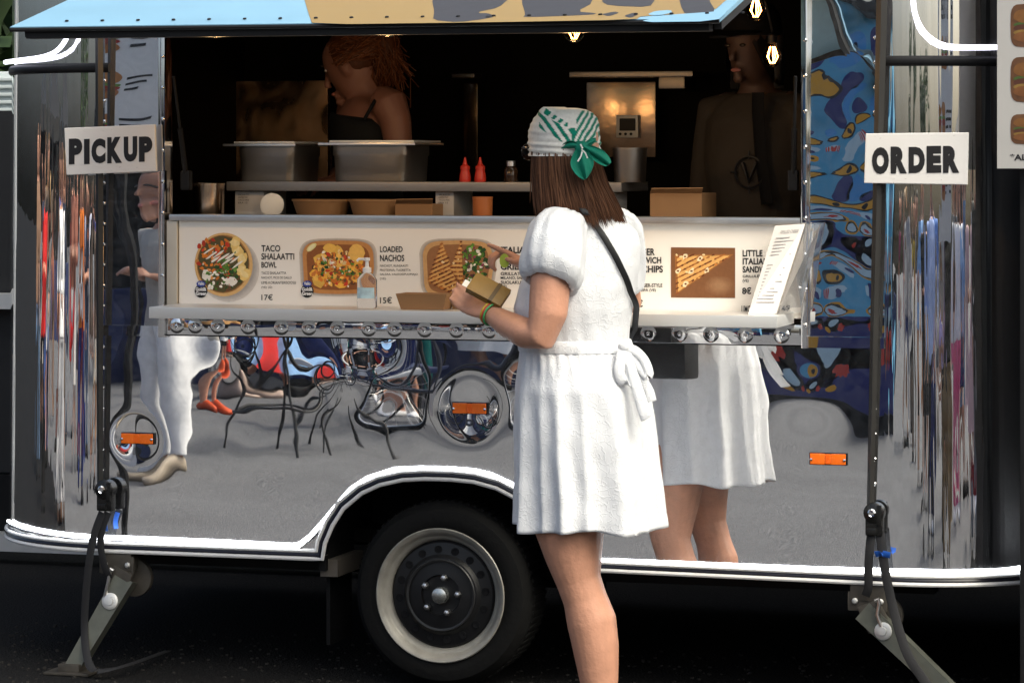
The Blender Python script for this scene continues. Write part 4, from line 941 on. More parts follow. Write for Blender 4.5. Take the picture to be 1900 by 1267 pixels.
# dress
def fabric(name, col, b1=.0035, trans=.0):
    m = bpy.data.materials.new(name); m.use_nodes = True; N = m.node_tree.nodes; L = m.node_tree.links; b = N['Principled BSDF']
    b.inputs['Base Color'].default_value = (*col, 1); b.inputs['Roughness'].default_value = .85; b.inputs['Specular IOR Level'].default_value = .2
    tc = N.new('ShaderNodeTexCoord'); n0 = N.new('ShaderNodeTexNoise'); n0.inputs['Scale'].default_value = 22; n0.inputs['Detail'].default_value = 3
    L.new(tc.outputs['Object'], n0.inputs['Vector'])
    mx = N.new('ShaderNodeMix'); mx.data_type = 'RGBA'; mx.inputs[0].default_value = .08; L.new(tc.outputs['Object'], mx.inputs[6]); L.new(n0.outputs['Color'], mx.inputs[7])
    vo = N.new('ShaderNodeTexVoronoi'); vo.feature = 'DISTANCE_TO_EDGE'; vo.inputs['Scale'].default_value = 42; L.new(mx.outputs[2], vo.inputs['Vector'])
    mr = N.new('ShaderNodeMapRange'); mr.inputs['From Max'].default_value = .07; L.new(vo.outputs['Distance'], mr.inputs['Value'])
    n1 = N.new('ShaderNodeTexNoise'); n1.inputs['Scale'].default_value = 16; n1.inputs['Detail'].default_value = 5; n1.inputs['Roughness'].default_value = .5
    mp = N.new('ShaderNodeMapping'); mp.inputs['Scale'].default_value = (2.2, 2.2, .8); L.new(tc.outputs['Object'], mp.inputs[0]); L.new(mp.outputs[0], n1.inputs['Vector'])
    ma = N.new('ShaderNodeMath'); ma.operation = 'MULTIPLY_ADD'; ma.inputs[1].default_value = -.24; L.new(mr.outputs[0], ma.inputs[0]); L.new(n1.outputs['Fac'], ma.inputs[2])
    bp = N.new('ShaderNodeBump'); bp.inputs['Distance'].default_value = b1*.95; bp.inputs['Strength'].default_value = .8; L.new(ma.outputs[0], bp.inputs['Height']); L.new(bp.outputs[0], b.inputs['Normal'])
    MATS[name] = m; return m
DRESS = fabric('white_crinkled_cotton', (.68, .69, .715))
ROWS = [(396, 1084, 42, .062), (404, 1088, 58, .08), (415, 1092, 76, .10), (430, 1095, 88, .118), (455, 1092, 97, .13), (490, 1085, 102, .14), (530, 1072, 109, .15), (570, 1064, 111, .15), (605, 1063, 106, .14), (630, 1066, 101, .135), (646, 1068, 103, .138), (675, 1077, 116, .165), (720, 1080, 126, .188), (800, 1084, 131, .2), (880, 1090, 135, .205), (940, 1094, 139, .21), (979, 1097, 142, .215)]
def drow(y):
    for a, c in zip(ROWS, ROWS[1:]):
        if a[0] <= y <= c[0]:
            k = (y-a[0])/(c[0]-a[0]); k2 = k; return [a[i]+(c[i]-a[i])*k2 for i in range(1, 4)]
    return list(ROWS[0][1:] if y < ROWS[0][0] else ROWS[-1][1:])
def fold(q, y):
    k = max(0., (y-640)/340); base = (1-2*abs(sin(q*4.5+.6*sin(q*2)+y*.0012)))*.6+(1-2*abs(sin(q*8+1.2+.7*sin(q*3)-y*.001)))*.35+sin(q*5+2)*.3
    up = (sin(q*17+y*.05)*.5+mnoise.noise(V((cos(q)*3, sin(q)*3, y*.03)))*1.2)*.0017
    blouse = .0
    gath = max(0, 1-abs(y-660)/50)*sin(q*34)*.0028
    return base*.024*k**.8 + up + gath
def dpt(q, y, out=0.):
    cx, a, b_ = drow(y); r = fold(q, y)+out
    c = wp(cx, y, .02)
    return c + RT*((a/SW+r)*cos(q)) - FW*((b_+r)*sin(q))
m = MB(); NQ = 168; ys = [396+i*6.1 for i in range(96)]; vs = []
for i, y in enumerate(ys):
    for j in range(NQ):
        q = 2*pi*j/NQ; p = dpt(q, min(y, 979)); 
        if i > 85: p.z += .006*sin(q*4+1)*((i-85)/10)+.003*sin(q*9)*((i-85)/10)
        vs.append(p)
m.add(vs, [[i*NQ+j, i*NQ+(j+1) % NQ, (i+1)*NQ+(j+1) % NQ, (i+1)*NQ+j] for i in range(len(ys)-1) for j in range(NQ)])
dr = m.build('dress', DRESS, cust, 180); md = dr.modifiers.new('t', 'SOLIDIFY'); md.thickness = .003
def sleeve(P, R, seed):
    m = MB(); n = 40; P = [wp(*p) for p in P]; Q = []; 
    for i in range(len(P)-1):
        for k in range(5):
            f = k/5; p0 = P[max(i-1, 0)]; p1 = P[i]; p2 = P[i+1]; p3 = P[min(i+2, len(P)-1)]
            Q.append((.5*(2*p1+(p2-p0)*f+(2*p0-5*p1+4*p2-p3)*f*f+(3*p1-p0-3*p2+p3)*f**3), R[i]+(R[i+1]-R[i])*f))
    Q.append((P[-1], R[-1])); N_ = len(Q); vs = []; ax = (P[-1]-P[0]).normalized(); s1 = RT-ax*RT.dot(ax); s1.normalize(); s2 = ax.cross(s1)
    for i, (c, r) in enumerate(Q):
        u = i/(N_-1)
        for j in range(n):
            q = 2*pi*j/n; g_ = (1-abs(u-.5)*.6)*.0045*sin(q*8+seed+2*sin(q*3))+.006*mnoise.noise(V((cos(q)*2+seed, sin(q)*2, u*4)))+(.0045*sin(q*15+seed) if u > .8 or u < .2 else 0)
            vs.append(c+s1*((r+g_)*cos(q))+s2*((r+g_)*sin(q)))
    m.add(vs, [[i*n+j, i*n+(j+1) % n, (i+1)*n+(j+1) % n, (i+1)*n+j] for i in range(N_-1) for j in range(n)])
    o = m.build('sleeve', DRESS, cust, 180); md = o.modifiers.new('t', 'SOLIDIFY'); md.thickness = .003
    sb = o.modifiers.new('s', 'SUBSURF'); sb.levels = sb.render_levels = 1
sleeve([(1062, 398, -.07), (1048, 408, -.10), (1036, 430, -.13), (1029, 465, -.155), (1024, 500, -.165), (1020, 521, -.165), (1020, 529, -.165), (1020, 519, -.165)], [.025, .062, .079, .086, .087, .080, .063, .056], 1)
sleeve([(1128, 396, .06), (1140, 405, .09), (1150, 430, .12), (1155, 465, .14), (1158, 505, .16), (1160, 530, .17), (1160, 538, .17), (1160, 528, .17)], [.02, .05, .062, .064, .062, .055, .047, .042], 4)
# sash and bow
m = MB(); n = 80; vs = []
for y, o_ in ((628, .003), (631, .006), (640, .007), (648, .006), (651, .003)):
    for j in range(n): q = 2*pi*j/n; vs.append(dpt(q, y, o_)+V((0, 0, -.016*cos(q)*0)))
m.add(vs, [[i*n+j, i*n+(j+1) % n, (i+1)*n+(j+1) % n, (i+1)*n+j] for i in range(4) for j in range(n)]); m.build('sash', DRESS, cust, 180)
def ribbon(pts, w, m_, par, name, th=.004, side=RT):
    P = [V(p) for p in sm([wp(*p) for p in pts], 2)]; n = len(P)
    ww = [(w[0]+(w[1]-w[0])*i/(n-1))*(1 if 0 < i < n-1 else .6) for i in range(n)]
    mm = MB(); mm.loft(P, [(q, th) for q in ww], 10, side, sq=.8); return mm.build(name, m_, par, 60)
KN = (1158, 644, -.115)
m = MB(); m.ell(wp(*KN), (.018, .014, .016)); m.build('bow_knot', DRESS, cust, 60)
ribbon([KN, (1152, 665, -.135), (1148, 690, -.145), (1154, 708, -.145), (1166, 712, -.14), (1170, 694, -.135), (1166, 668, -.13), KN], (.014, .014), DRESS, cust, 'bow_loop', .004)
ribbon([KN, (1178, 648, -.12), (1198, 670, -.125), (1206, 700, -.13), (1194, 690, -.125), (1178, 668, -.12), KN], (.012, .015), DRESS, cust, 'bow_loop', .004)
ribbon([KN, (1170, 680, -.135), (1182, 720, -.15), (1196, 765, -.16), (1202, 776, -.16)], (.010, .02), DRESS, cust, 'bow_tail')
ribbon([KN, (1185, 690, -.12), (1205, 725, -.125), (1208, 745, -.125)], (.008, .016), DRESS, cust, 'bow_tail')

# hair
def hring(y):
    T = [(262, 1047, 60, .088), (285, 1047, 62, .094), (310, 1049, 64, .098), (340, 1054, 68, .10), (375, 1064, 76, .105), (400, 1071, 81, .11), (420, 1076, 84, .115)]
    for a, c in zip(T, T[1:]):
        if a[0] <= y <= c[0]: k = (y-a[0])/(c[0]-a[0]); return [a[i]+(c[i]-a[i])*k for i in range(1, 4)]
    return T[0][1:] if y < 262 else T[-1][1:]
def hpos(q, y, k=1.):
    cx, a, b_ = hring(y); return wp(cx, y, .0)+RT*(a/SW*cos(q)*k)-FW*(b_*sin(q)*k)
qf = atan2(-fh.dot(FW), fh.dot(RT))                   # face direction in ring angle
hm = MB(); rnd = random.Random(3); n = 60
vs = []; hy = [262, 285, 310, 340, 370, 392, 402]
OPEN = radians(62)
qs = [qf+OPEN+(2*pi-2*OPEN)*j/n for j in range(n+1)]
hm.cur = (.07, .032, .018)
for y in hy:
    for q in qs: vs.append(hpos(q, y, .93))
hm.add(vs, [[i*(n+1)+j, i*(n+1)+j+1, (i+1)*(n+1)+j+1, (i+1)*(n+1)+j] for i in range(len(hy)-1) for j in range(n)])
for s_ in range(1700):
    q = qf+OPEN+(2*pi-2*OPEN)*rnd.random(); sway = rnd.uniform(-.07, .07); k0 = rnd.uniform(.93, 1.02); ye = rnd.uniform(372, 420)+(8*sin(q*7))-(10 if cos(q) < -.4 else 0); pp = []
    if s_ % 14 == 0: k0 += rnd.uniform(.03, .10); ye += rnd.uniform(0, 12); sway *= 2.5
    clump = .05*sin(q*11+1)+.03*sin(q*23)
    for i in range(7):
        u = i/6; y = 266+(ye-266)*u; pp.append(hpos(q+sway*u*u+clump*u, y, k0+.035*sin(u*2.6+s_)*u+clump*.5*u))
    t_ = rnd.random()**1.5; c1 = (.055, .024, .013); c2 = (.16, .072, .037); hm.cur = tuple(c1[i]+(c2[i]-c1[i])*t_ for i in range(3))
    w_ = rnd.uniform(.0008, .0019); hm.tube(pp, [w_, w_, w_, w_, w_, w_*.8, w_*.2], 4, .5)
HAIRM = vcol_mat('brown_hair', .5, .15)
hm.build('hair', HAIRM, cust, 80, fix=False)

# headscarf
SC = [(290, 1046, 65, .100, 0), (284, 1047, 67, .103, 0), (272, 1047, 68, .106, 0), (258, 1047, 67, .107, 0), (243, 1047, 66, .105, 0), (230, 1048, 63, .1, 0), (219, 1049, 58, .093, 0), (210, 1050, 50, .082, 0), (204, 1051, 38, .062, 0), (201, 1052, 20, .034, 0), (200.5, 1052, 2, .004, 0)]
def scr(y):
    for a, c in zip(SC, SC[1:]):
        if c[0] <= y <= a[0]: k = (a[0]-y)/(a[0]-c[0]); return [a[i]+(c[i]-a[i])*k for i in range(1, 4)]
    return SC[-1][1:]
m = MB(); NQ = 170; NY = 90; vs = []; GREEN = (.004, .19, .125); CREAM = (.72, .70, .66)
def scol(x, y, near):
    if not near: return CREAM
    # right field: long stripes running up to the crown from the knot
    if x > 1052 + (y-268)*-.10 and y < 276:
        d = (x-1073)*.85+(y-272)*.50
        if x > 1064-(272-y)*-.10:
            ph = (d/9.5) % 1.
            if y > 206+max(0, (1075-x))*.9: return GREEN if ph < .52 else CREAM
    # left field: short bars
    if 1000 < x < 1066 and y < 270:
        e = (y-214) - (x-1003)*.62       # band that slopes down to the knot
        if -4 < e < 26 and x < 1060:
            ph = ((x-1000)*.80-(y-214)*.55)/13.5 % 1.
            return GREEN if (ph < .5) else CREAM
        if -16 < e <= -6 and 1012 < x < 1052 and ((x+y) // 9) % 2 == 0: return GREEN
    if (x-1062)**2/170+(y-254)**2/260 < 1: return GREEN
    return CREAM
for i in range(NY+1):
    f = i/NY; y = 290-89.5*(1-(1-f)**1.6)
    cx, a, b_ = scr(y)
    for j in range(NQ):
        q = 2*pi*j/NQ; w_ = .0022*sin(y*.55+q*2)*(1 if y > 262 else .3)+.004*mnoise.noise(V((cos(q)*2.5, sin(q)*2.5, y*.06)))
        w_ += .010*max(0, 1-abs(((q-2.5+pi) % (2*pi))-pi)/.35)*max(0, 1-abs(y-209)/12)
        p = wp(cx, y, 0)+RT*((a/SW+w_)*cos(q))-FW*((b_+w_)*sin(q)); p.z += .012*max(0, 1-abs(((q-2.6+pi) % (2*pi))-pi)/.5)*max(0, 1-abs(y-207)/8)
        m.cur = scol(cx+a*cos(q), y, sin(q) > -.05); m.add([p], [])
m.f = [[i*NQ+j, i*NQ+(j+1) % NQ, (i+1)*NQ+(j+1) % NQ, (i+1)*NQ+j] for i in range(NY) for j in range(NQ)]; m.mi = [0]*len(m.f)
SCM = vcol_mat('printed_cotton', .8, .2, .1, .003, 45)
so = m.build('headscarf', SCM, cust, 180)
GRN_ = mat('green_cotton', (.004, .17, .11), .75, var=.12, vs=40, bump=.002, bs=50)
KT = -.118
m = MB(); m.ell(wp(1079, 274, KT), (.02, .016, .018)); m.build('knot', GRN_, so, 60)
def tail(spec, name):
    """spec: (px,py,t,halfwidth px) spine"""
    P = [wp(x, y, t) for x, y, t, w in spec]; mm = MB(); vs = []; n = 9
    for i, (x, y, t, w) in enumerate(spec):
        a = V((spec[min(i+1, len(spec)-1)][0]-spec[max(i-1, 0)][0], spec[min(i+1, len(spec)-1)][1]-spec[max(i-1, 0)][1])).normalized(); nx, ny = -a.y, a.x
        for j in range(n):
            k = -1+2*j/(n-1); vs.append(wp(x+nx*w*k, y+ny*w*k, t-.010*cos(k*5+i*.4)))
    mm.add(vs, [[i*n+j, i*n+j+1, (i+1)*n+j+1, (i+1)*n+j] for i in range(len(spec)-1) for j in range(n-1)])
    o = mm.build(name, GRN_, so, 180); md = o.modifiers.new('t', 'SOLIDIFY'); md.thickness = .003; sb = o.modifiers.new('s', 'SUBSURF'); sb.levels = sb.render_levels = 2
tail([(1077, 274, KT-.01, 7), (1079, 290, KT-.022, 18), (1080, 303, KT-.026, 23), (1083, 318, KT-.026, 17), (1085, 328, KT-.024, 9), (1086, 333, KT-.022, 2)], 'scarf_tail')
tail([(1082, 272, KT-.01, 5), (1098, 280, KT-.012, 12), (1112, 290, KT-.012, 14), (1123, 299, KT-.01, 12), (1130, 306, KT-.008, 6)], 'scarf_tail')
tail([(1074, 272, KT, 4), (1062, 267, KT+.0, 9), (1050, 270, KT+.012, 8), (1040, 275, KT+.025, 2)], 'scarf_tail')
tail([(1084, 270, KT, 4), (1096, 264, KT+.01, 8), (1106, 258, KT+.03, 3)], 'scarf_tail')
m = MB()
for pts in ([(1079, 278, KT-.045), (1086, 284, KT-.045), (1090, 294, KT-.046)], [(1072, 300, KT-.05), (1078, 290, KT-.049), (1080, 282, KT-.047)], [(1081, 276, KT-.03), (1077, 268, KT-.022)]):
    m.tube([wp(*p) for p in pts], .0022, 6, .4)
m.build('white_stripe', mat('scarf_white', (.7, .69, .66), .8, var=.05), so)
# sunglasses
m = MB(); e = hinfo
for k in (-1, 1): m.ell(e[0]+e[1]*.108+e[2]*k*.034+UP*.008, (.03, .006, .024), Matrix((e[2], e[1], UP)).transposed())
m.tube([e[0]+e[1]*.107-e[2]*.06+UP*.02, e[0]+e[1]*.06-e[2]*.082+UP*.018, e[0]-e[1]*.01-e[2]*.083+UP*.01], .0035, 6); m.tube([e[0]+e[1]*.107+e[2]*.06+UP*.02, e[0]+e[1]*.06+e[2]*.082+UP*.018, e[0]-e[1]*.01+e[2]*.083+UP*.01], .0035, 6); m.tube([e[0]+e[1]*.112-e[2]*.012+UP*.012, e[0]+e[1]*.112+e[2]*.012+UP*.012], .003, 6)
m.build('sunglasses', mat('dark_lens', (.012, .008, .008), .1, var=0), cust, 60)
face_bits(cust, *hinfo)
# wrist band
for k, (cl, o_) in enumerate((((.45, .04, .03), 0), ((.42, .30, .03), .006), ((.06, .3, .10), -.006))):
    c = wp(911+k*0, 582, .015); d = (wp(903, 578, .03)-wp(916, 586, .01)).normalized(); a = UP-d*UP.dot(d); a.normalize(); bb = d.cross(a); m = MB()
    m.tube([c+d*o_+a*.0315*cos(2*pi*i/24)+bb*.0315*sin(2*pi*i/24) for i in range(24)], .0032, 6, closed=True); m.build('wrist_band', mat('band%d' % k, cl, .6), cust, 60)
for kk, nm in ((k1, 'sandal'), (k2, 'sandal')):
    m = MB(); z = .004
    m.loft([V((kk.x, kk.y, z))+FTL*u for u in (-.05, -.03, .05, .13, .19, .215)], [(.02, .006), (.034, .007), (.036, .007), (.046, .007), (.04, .006), (.012, .005)], 14, FW); m.build('sandal', mat('tan_leather', (.25, .13, .06), .6), cust, 40)
# things she holds and wears loose
d = (wp(937, 553, .04)-wp(876, 521, .06)).normalized(); c = wp(906, 540, .02); n_ = FW*-.75+UP*.66; n_ = (n_-d*n_.dot(d)).normalized(); bb = d.cross(n_)
t = thing('wallet', 'olive tan leather wallet held over the counter', 'wallet', c)
R3 = Matrix((d, bb, n_)).transposed(); LEA = mat('olive_leather', (.24, .135, .03), .45, var=.18, vs=30, bump=.001, bs=120)
for k in (-1, 1):
    m = MB(); m.box(c+n_*k*.0058, (.108, .064, .0105), R3, .003); m.build('cover', LEA, t, 30)
m = MB(); m.box(c+d*.02, (.012, .066, .0245), R3, .002); m.build('clasp', mat('dark_leather', (.10, .06, .02), .5), t, 30)
m = MB(); m.box(c-d*.056+bb*.012, (.03, .022, .001), R3); setp(m.build('receipt', mat('paper_white', (.8, .74, .66), .6, var=.04)), 'pale paper slip sticking out of the held wallet', 'paper slip')
c = wp(936, 484, .23); m = MB(); vs = [c+RT*(.014*cos(a))+UP*(.02*sin(a)) for a in [2*pi*i/14 for i in range(14)]]; m.slab(vs, FW*.003)
setp(m.build('lime_token', mat('lime_plastic', (.45, .55, .06), .4, var=.08), None, 30), 'small lime green token held in the pointing hand', 'token')
t = thing('shoulder_bag', 'black shoulder bag on a thin strap worn by the woman in white', 'bag', wp(1085, 720, .30))
m = MB(); c = wp(1075, 672, .30); m.box(c, (.26, .09, .19), Matrix.Rotation(TH, 3, 'Z'), .02); m.build('bag_body', mat('black_leather', (.012, .012, .013), .4, var=.2, vs=20, bump=.001, bs=60), t, 40)
P = []
for i in range(40):
    u = i/39; x = 1076+(1176-1076)*u; y = 384+(575-384)*u**1.15; x += 14*sin(u*pi)*.6
    cx, a, b_ = drow(max(y, 396)); cc = max(-1, min(1, (x-cx)/a)); q = math.acos(cc); P.append(dpt(q, max(y, 396), .010) if y > 400 else wp(x, y, -.115))
sp = [V(p) for p in P]
e0 = sp[-1]; sp += [e0+FW*.12+UP*-.06, wp(1160, 640, .26)]
st = [wp(1072, 380, .05), wp(1075, 376, -.03), wp(1076, 380, -.09)]
m = MB(); m.loft(st+sp[2:], [(.0085, .002)]*len(st+sp[2:]), 8, RT); m.build('strap', mat('strap_black', (.012, .012, .013), .6, var=.1), t, 60)

# ------------------------------------------------------------------ generic standing figures
def gen_body(arms, hs=1.0, voxel=.009, legs=True, tilt=.1):
    """local: facing +Y, feet at z=0, 1.70 m tall; arms = [(elbow, wrist, fingers dir)] for -x and +x"""
    b = MB()
    for k in (-1, 1):
        st_ = .02*k
        if legs:
            b.tube([(k*.085, 0, .92), (k*.095, .01, .72), (k*.1, .015, .5), (k*.1, -.012, .36), (k*.1, -.015, .2), (k*.1, -.005, .09), (k*.1, 0, .06)], [.09, .082, .056, .057, .045, .036, .038], 14)
            b.loft([(k*.1, -.045, .035), (k*.1, .01, .045), (k*.105, .08, .035), (k*.11, .15, .024), (k*.11, .19, .018)], [(.03, .03), (.036, .042), (.042, .033), (.045, .022), (.03, .014)], 12, (1, 0, 0))
    b.loft([(0, 0, .84), (0, -.005, .92), (0, 0, 1.05), (0, .01, 1.2), (0, 0, 1.33), (0, -.01, 1.39), (0, -.01, 1.43), (0, 0, 1.47), (0, .015, 1.55)], [(.14, .10), (.17, .115), (.14, .10), (.16, .115), (.17, .105), (.15, .085), (.085, .07), (.052, .054), (.05, .052)], 18, (1, 0, 0))
    for k, (el, wr, fd) in zip((-1, 1), arms):
        el = V(el); wr = V(wr); s_ = V((k*.175, -.01, 1.38)); b.tube([V((k*.12, -.01, 1.385)), s_, s_.lerp(el, .5), el, el.lerp(wr, .45), wr], [.06, .055, .046, .038, .037, .025], 12)
        hand(b, wr, fd, (-k, .25, -.1) if abs(V(fd).normalized().z) > .6 else (0, -.2, -1) if False else (-k*.6, -.1, -.6), (0, 1, 0) if abs(V(fd).normalized().z) > .6 else (0, .1, 1), 1., .4)
    hi = head(b, (0, .035, 1.585), (0, 1, 0), .98, -tilt)
    return remesh(b, voxel, 4), hi
def gen_top(sl, arms, low=.86, infl=.014, voxel=.011, neck=1.435):
    b = MB(); b.loft([(0, 0, low), (0, 0, 1.05), (0, .01, 1.2), (0, 0, 1.33), (0, -.01, 1.39), (0, -.01, neck)], [(.185, .13), (.16+infl*.5, .115+infl), (.17+infl, .12+infl), (.176+infl, .108+infl), (.15+infl, .088+infl), (.09, .075)], 20, (1, 0, 0))
    for k, (el, wr, fd) in zip((-1, 1), arms):
        if sl <= 0: continue
        el = V(el); wr = V(wr); s_ = V((k*.175, -.01, 1.38)); P = [V((k*.1, -.01, 1.375)), s_, s_.lerp(el, .5)]; R_ = [.07, .068, .062]
        if sl > .5: P += [el, el.lerp(wr, .3)]; R_ += [.054, .052]
        if sl > .9: P += [el.lerp(wr, .9)]; R_ += [.045]
        b.tube(P, R_, 14)
    return remesh(b, voxel, 4)
def gen_trousers(length):
    b = MB()
    for k in (-1, 1):
        P = [(k*.07, 0, .92), (k*.09, 0, .8), (k*.1, .01, .62)]; R_ = [.1, .102, .098]
        if length == 'short': P[-1] = (k*.1, .01, .58)
        else: P += [(k*.1, .01, .45), (k*.1, -.005, .25), (k*.1, -.005, .085)]; R_ += [.078, .07, .072]
        b.tube(P, R_, 16)
    b.loft([(0, 0, .82), (0, 0, .9), (0, 0, 1.0)], [(.16, .12), (.178, .125), (.155, .112)], 18, (1, 0, 0))
    return remesh(b, .011, 4)
def gen_skirt(z0, w, z1=1.02):
    b = MB(); n = 60; vs = []; R_ = 14
    for i in range(R_+1):
        u = i/R_; z = z1+(z0-z1)*u; a = .152+(w-.152)*u**.8; c = .112+(w*.9-.112)*u**.8
        for j in range(n): q = 2*pi*j/n; g_ = 1+.05*u*sin(q*9+sin(q*2)); vs.append((a*g_*cos(q), c*g_*sin(q), z))
    b.add(vs, [[i*n+j, i*n+(j+1) % n, (i+1)*n+(j+1) % n, (i+1)*n+j] for i in range(R_) for j in range(n)]); b.f.append(list(range(n))); b.mi.append(0)
    return b.mesh('skirt', 180)
def gen_hair(kind):
    b = MB(); c = V((0, .02, 1.60)); n = 28; vs = []; rows = 11
    for i in range(rows):
        for j in range(n):
            q = 2*pi*j/n; fr = max(0, sin(q)); lo_ = (-.03 if kind == 'short' else -.14 if kind == 'bob' else -.24)*(1-fr**2.)+.058*fr**2.
            p = pi/2*(1-i/(rows-1)); zt = lo_+(.115-lo_)*sin(p); k = cos(p) if i else .02
            rr = 1+.03*sin(q*13+i)
            wd = .083+.012*(1-i/rows)*0+(.01 if kind != 'short' else 0)*(i/rows)
            x_, y_ = wd*rr*k**.6*cos(q), (.104 if sin(q) > 0 else .098)*rr*k**.6*sin(q)
            vs.append(c+V((x_, y_-.008, zt)))
    b.add(vs, [[i*n+j, i*n+(j+1) % n, (i+1)*n+(j+1) % n, (i+1)*n+j] for i in range(rows-1) for j in range(n)]); b.f.append(list(range(n))); b.mi.append(0)
    rn = random.Random(5)
    for _ in range(160):
        q = rn.uniform(pi*.95, pi*2.05); e = -.03 if kind == 'short' else -.15 if kind == 'bob' else -.25
        P = [c+V((.088*cos(q)*sin(u), .104*sin(q)*sin(u)-.008, .117*cos(u))) for u in (.4, .9, 1.3)]+[c+V((.089*cos(q), .1*sin(q)-.008, e*f)) for f in (.35, .7, 1.)]
        b.tube(P, [.004, .005, .005, .005, .004, .001], 4, .5)
    if kind == 'bun':
        b.ell(c+V((0, -.10, .06)), (.05, .045, .05))
    return b.mesh('hair', 60)
def gen_shoes():
    b = MB()
    for k in (-1, 1):
        b.loft([(k*.1, -.06, .035), (k*.1, -.03, .045), (k*.103, .05, .05), (k*.108, .13, .036), (k*.11, .19, .028), (k*.11, .215, .022)], [(.02, .03), (.038, .044), (.044, .048), (.05, .036), (.044, .028), (.016, .014)], 14, (1, 0, 0))
    return b.mesh('shoes', 60)
DOWN = ((-.24, -.03, 1.1), (-.25, .06, .87), (0, .15, -1)); DOWNR = ((.24, -.03, 1.1), (.25, .06, .87), (0, .15, -1))
BENT = ((-.24, -.02, 1.1), (-.12, .2, 1.13), (.35, .9, .2)); BENTR = ((.24, -.02, 1.1), (.12, .2, 1.13), (-.35, .9, .2))
UPR = ((.25, .05, 1.12), (.16, .2, 1.36), (-.2, .4, .9))
POSES = [(DOWN, DOWNR), (BENT, DOWNR), (BENT, BENTR), (DOWN, UPR)]
BODIES = [gen_body(p) for p in POSES]
TOPS = {}
def get_top(pose, sl, low):
    k = (pose, sl, low)
    if k not in TOPS: TOPS[k] = gen_top(sl, POSES[pose], low)
    return TOPS[k]
BOT = {'trousers': gen_trousers('long'), 'shorts': gen_trousers('short'), 'skirt': gen_skirt(.45, .23), 'long': gen_skirt(.2, .26), 'dress': gen_skirt(.5, .26, 1.1)}
HAIRS = {k: gen_hair(k) for k in ('short', 'bob', 'long', 'bun')}
SHOES = gen_shoes()
def col_mat(c, r=.8): 
    return mat('cloth_%.2f_%.2f_%.2f' % c, c, r, var=.15, vs=18, bump=.002, bs=40, spec=.2)
def person(label, pos, ang, H=1.7, pose=0, top=((.5, .5, .5), .5, .86), bottom=('trousers', (.02, .02, .05)), hair=('short', (.03, .02, .012)), shoes=(.02, .02, .02), skin=None, group=None, face=True):
    """ang: heading, 0 faces +Y, counterclockwise"""
    t = thing('person', label, 'person', pos, group); s = H/1.7
    Mx = Matrix.Rotation(ang, 4, 'Z') @ Matrix.Scale(s, 4)
    def put(name, me, m_):
        me2 = me.copy(); me2.materials.clear(); me2.materials.append(m_); o = link(bpy.data.objects.new(name, me2)); o.parent = t; o.matrix_local = Mx; return o
    put('body', BODIES[pose][0], skin or SKIN2)
    o = put('top', get_top(pose, top[1], top[2]), col_mat(top[0]))
    put(bottom[0] if bottom[0] in ('trousers', 'shorts') else 'skirt', BOT[bottom[0]], col_mat(bottom[1]))
    put('hair', HAIRS[hair[0]], mat('hair_%.2f_%.2f' % (hair[1][0], hair[1][1]), hair[1], .5, var=.3, vs=40))
    if shoes: put('shoes', SHOES, col_mat(shoes, .5))
    if face:
        c, f, r, u = BODIES[pose][1]
        for k in (-1, 1):
            mm = MB(); mm.ell(c+f*.088+r*k*.031+u*.012, (.013, .006, .006), Matrix((r, f, u)).transposed(), 8, 5); put('eye', mm.mesh('eye', 60), mat('iris', (.03, .02, .015), .2, var=0))
        mm = MB(); mm.ell(c+f*.091-u*.068, (.021, .009, .007), Matrix((r, f, u)).transposed(), 10, 5); put('lips', mm.mesh('lips', 60), mat('lips', (.42, .15, .12), .45, var=.05))
    return t, Mx
def heading(v): return atan2(-v.x, v.y)
# the two servers
def sp_(px, py, Y=.82): return on_y(px, py, Y)
ta = thing('person', 'server in a black strappy top behind the steel pans', 'person', (sp_(690, 300).x, .85, .44))
b2 = MB(); fA = V((-.92, -.38, 0)).normalized(); tA = fA.cross(UP)
hA = head(b2, sp_(652, 122, .86), V((-.95, .1, 0)), .98, -.38)
b2.tube([sp_(672, 150, .86), sp_(690, 178, .86), sp_(692, 200, .86)], [.052, .056, .07], 14)
b2.loft([sp_(692, 180, .86), sp_(690, 196, .86), sp_(682, 230, .85), sp_(680, 280, .85), sp_(682, 340, .86), sp_(684, 420, .86), sp_(684, 470, .88)], [(.06, .06), (.10, .085), (.125, .12), (.12, .105), (.11, .10), (.14, .12), (.15, .12)], 20, tA)
b2.tube([sp_(706, 188, .78), sp_(724, 196, .76), sp_(734, 225, .75), sp_(738, 262, .74), sp_(736, 310, .73), sp_(700, 330, .64), sp_(660, 338, .58)], [.055, .062, .053, .048, .042, .036, .026], 14)
hand(b2, sp_(660, 338, .58), V((-1, -.3, .0)), V((0, 0, -1)), V((0, -1, .2)), 1., .4)
b2.tube([sp_(672, 190, .95), sp_(652, 205, .97), sp_(640, 260, .95), sp_(632, 315, .88), sp_(620, 338, .7)], [.05, .052, .046, .038, .026], 14)
hand(b2, sp_(620, 338, .7), V((-.6, -.8, 0)), V((0, 0, -1)), V((.8, -.6, .2)), 1., .4)
for k in (-1, 1):
    c0 = sp_(684, 470, .88)+tA*k*.09; b2.tube([c0, V((c0.x, c0.y, .9)), V((c0.x, c0.y, .62)), V((c0.x, c0.y, .52))], [.09, .07, .05, .04], 12); b2.loft([V((c0.x, c0.y, .48))-fA*.05, V((c0.x, c0.y, .49))+fA*.05, V((c0.x, c0.y, .465))+fA*.18], [(.035, .03), (.042, .035), (.03, .012)], 10, tA)
obj('body', remesh(b2, .007, 5), ta, mat('skin_warm', (.22, .095, .06), .5, var=.1))
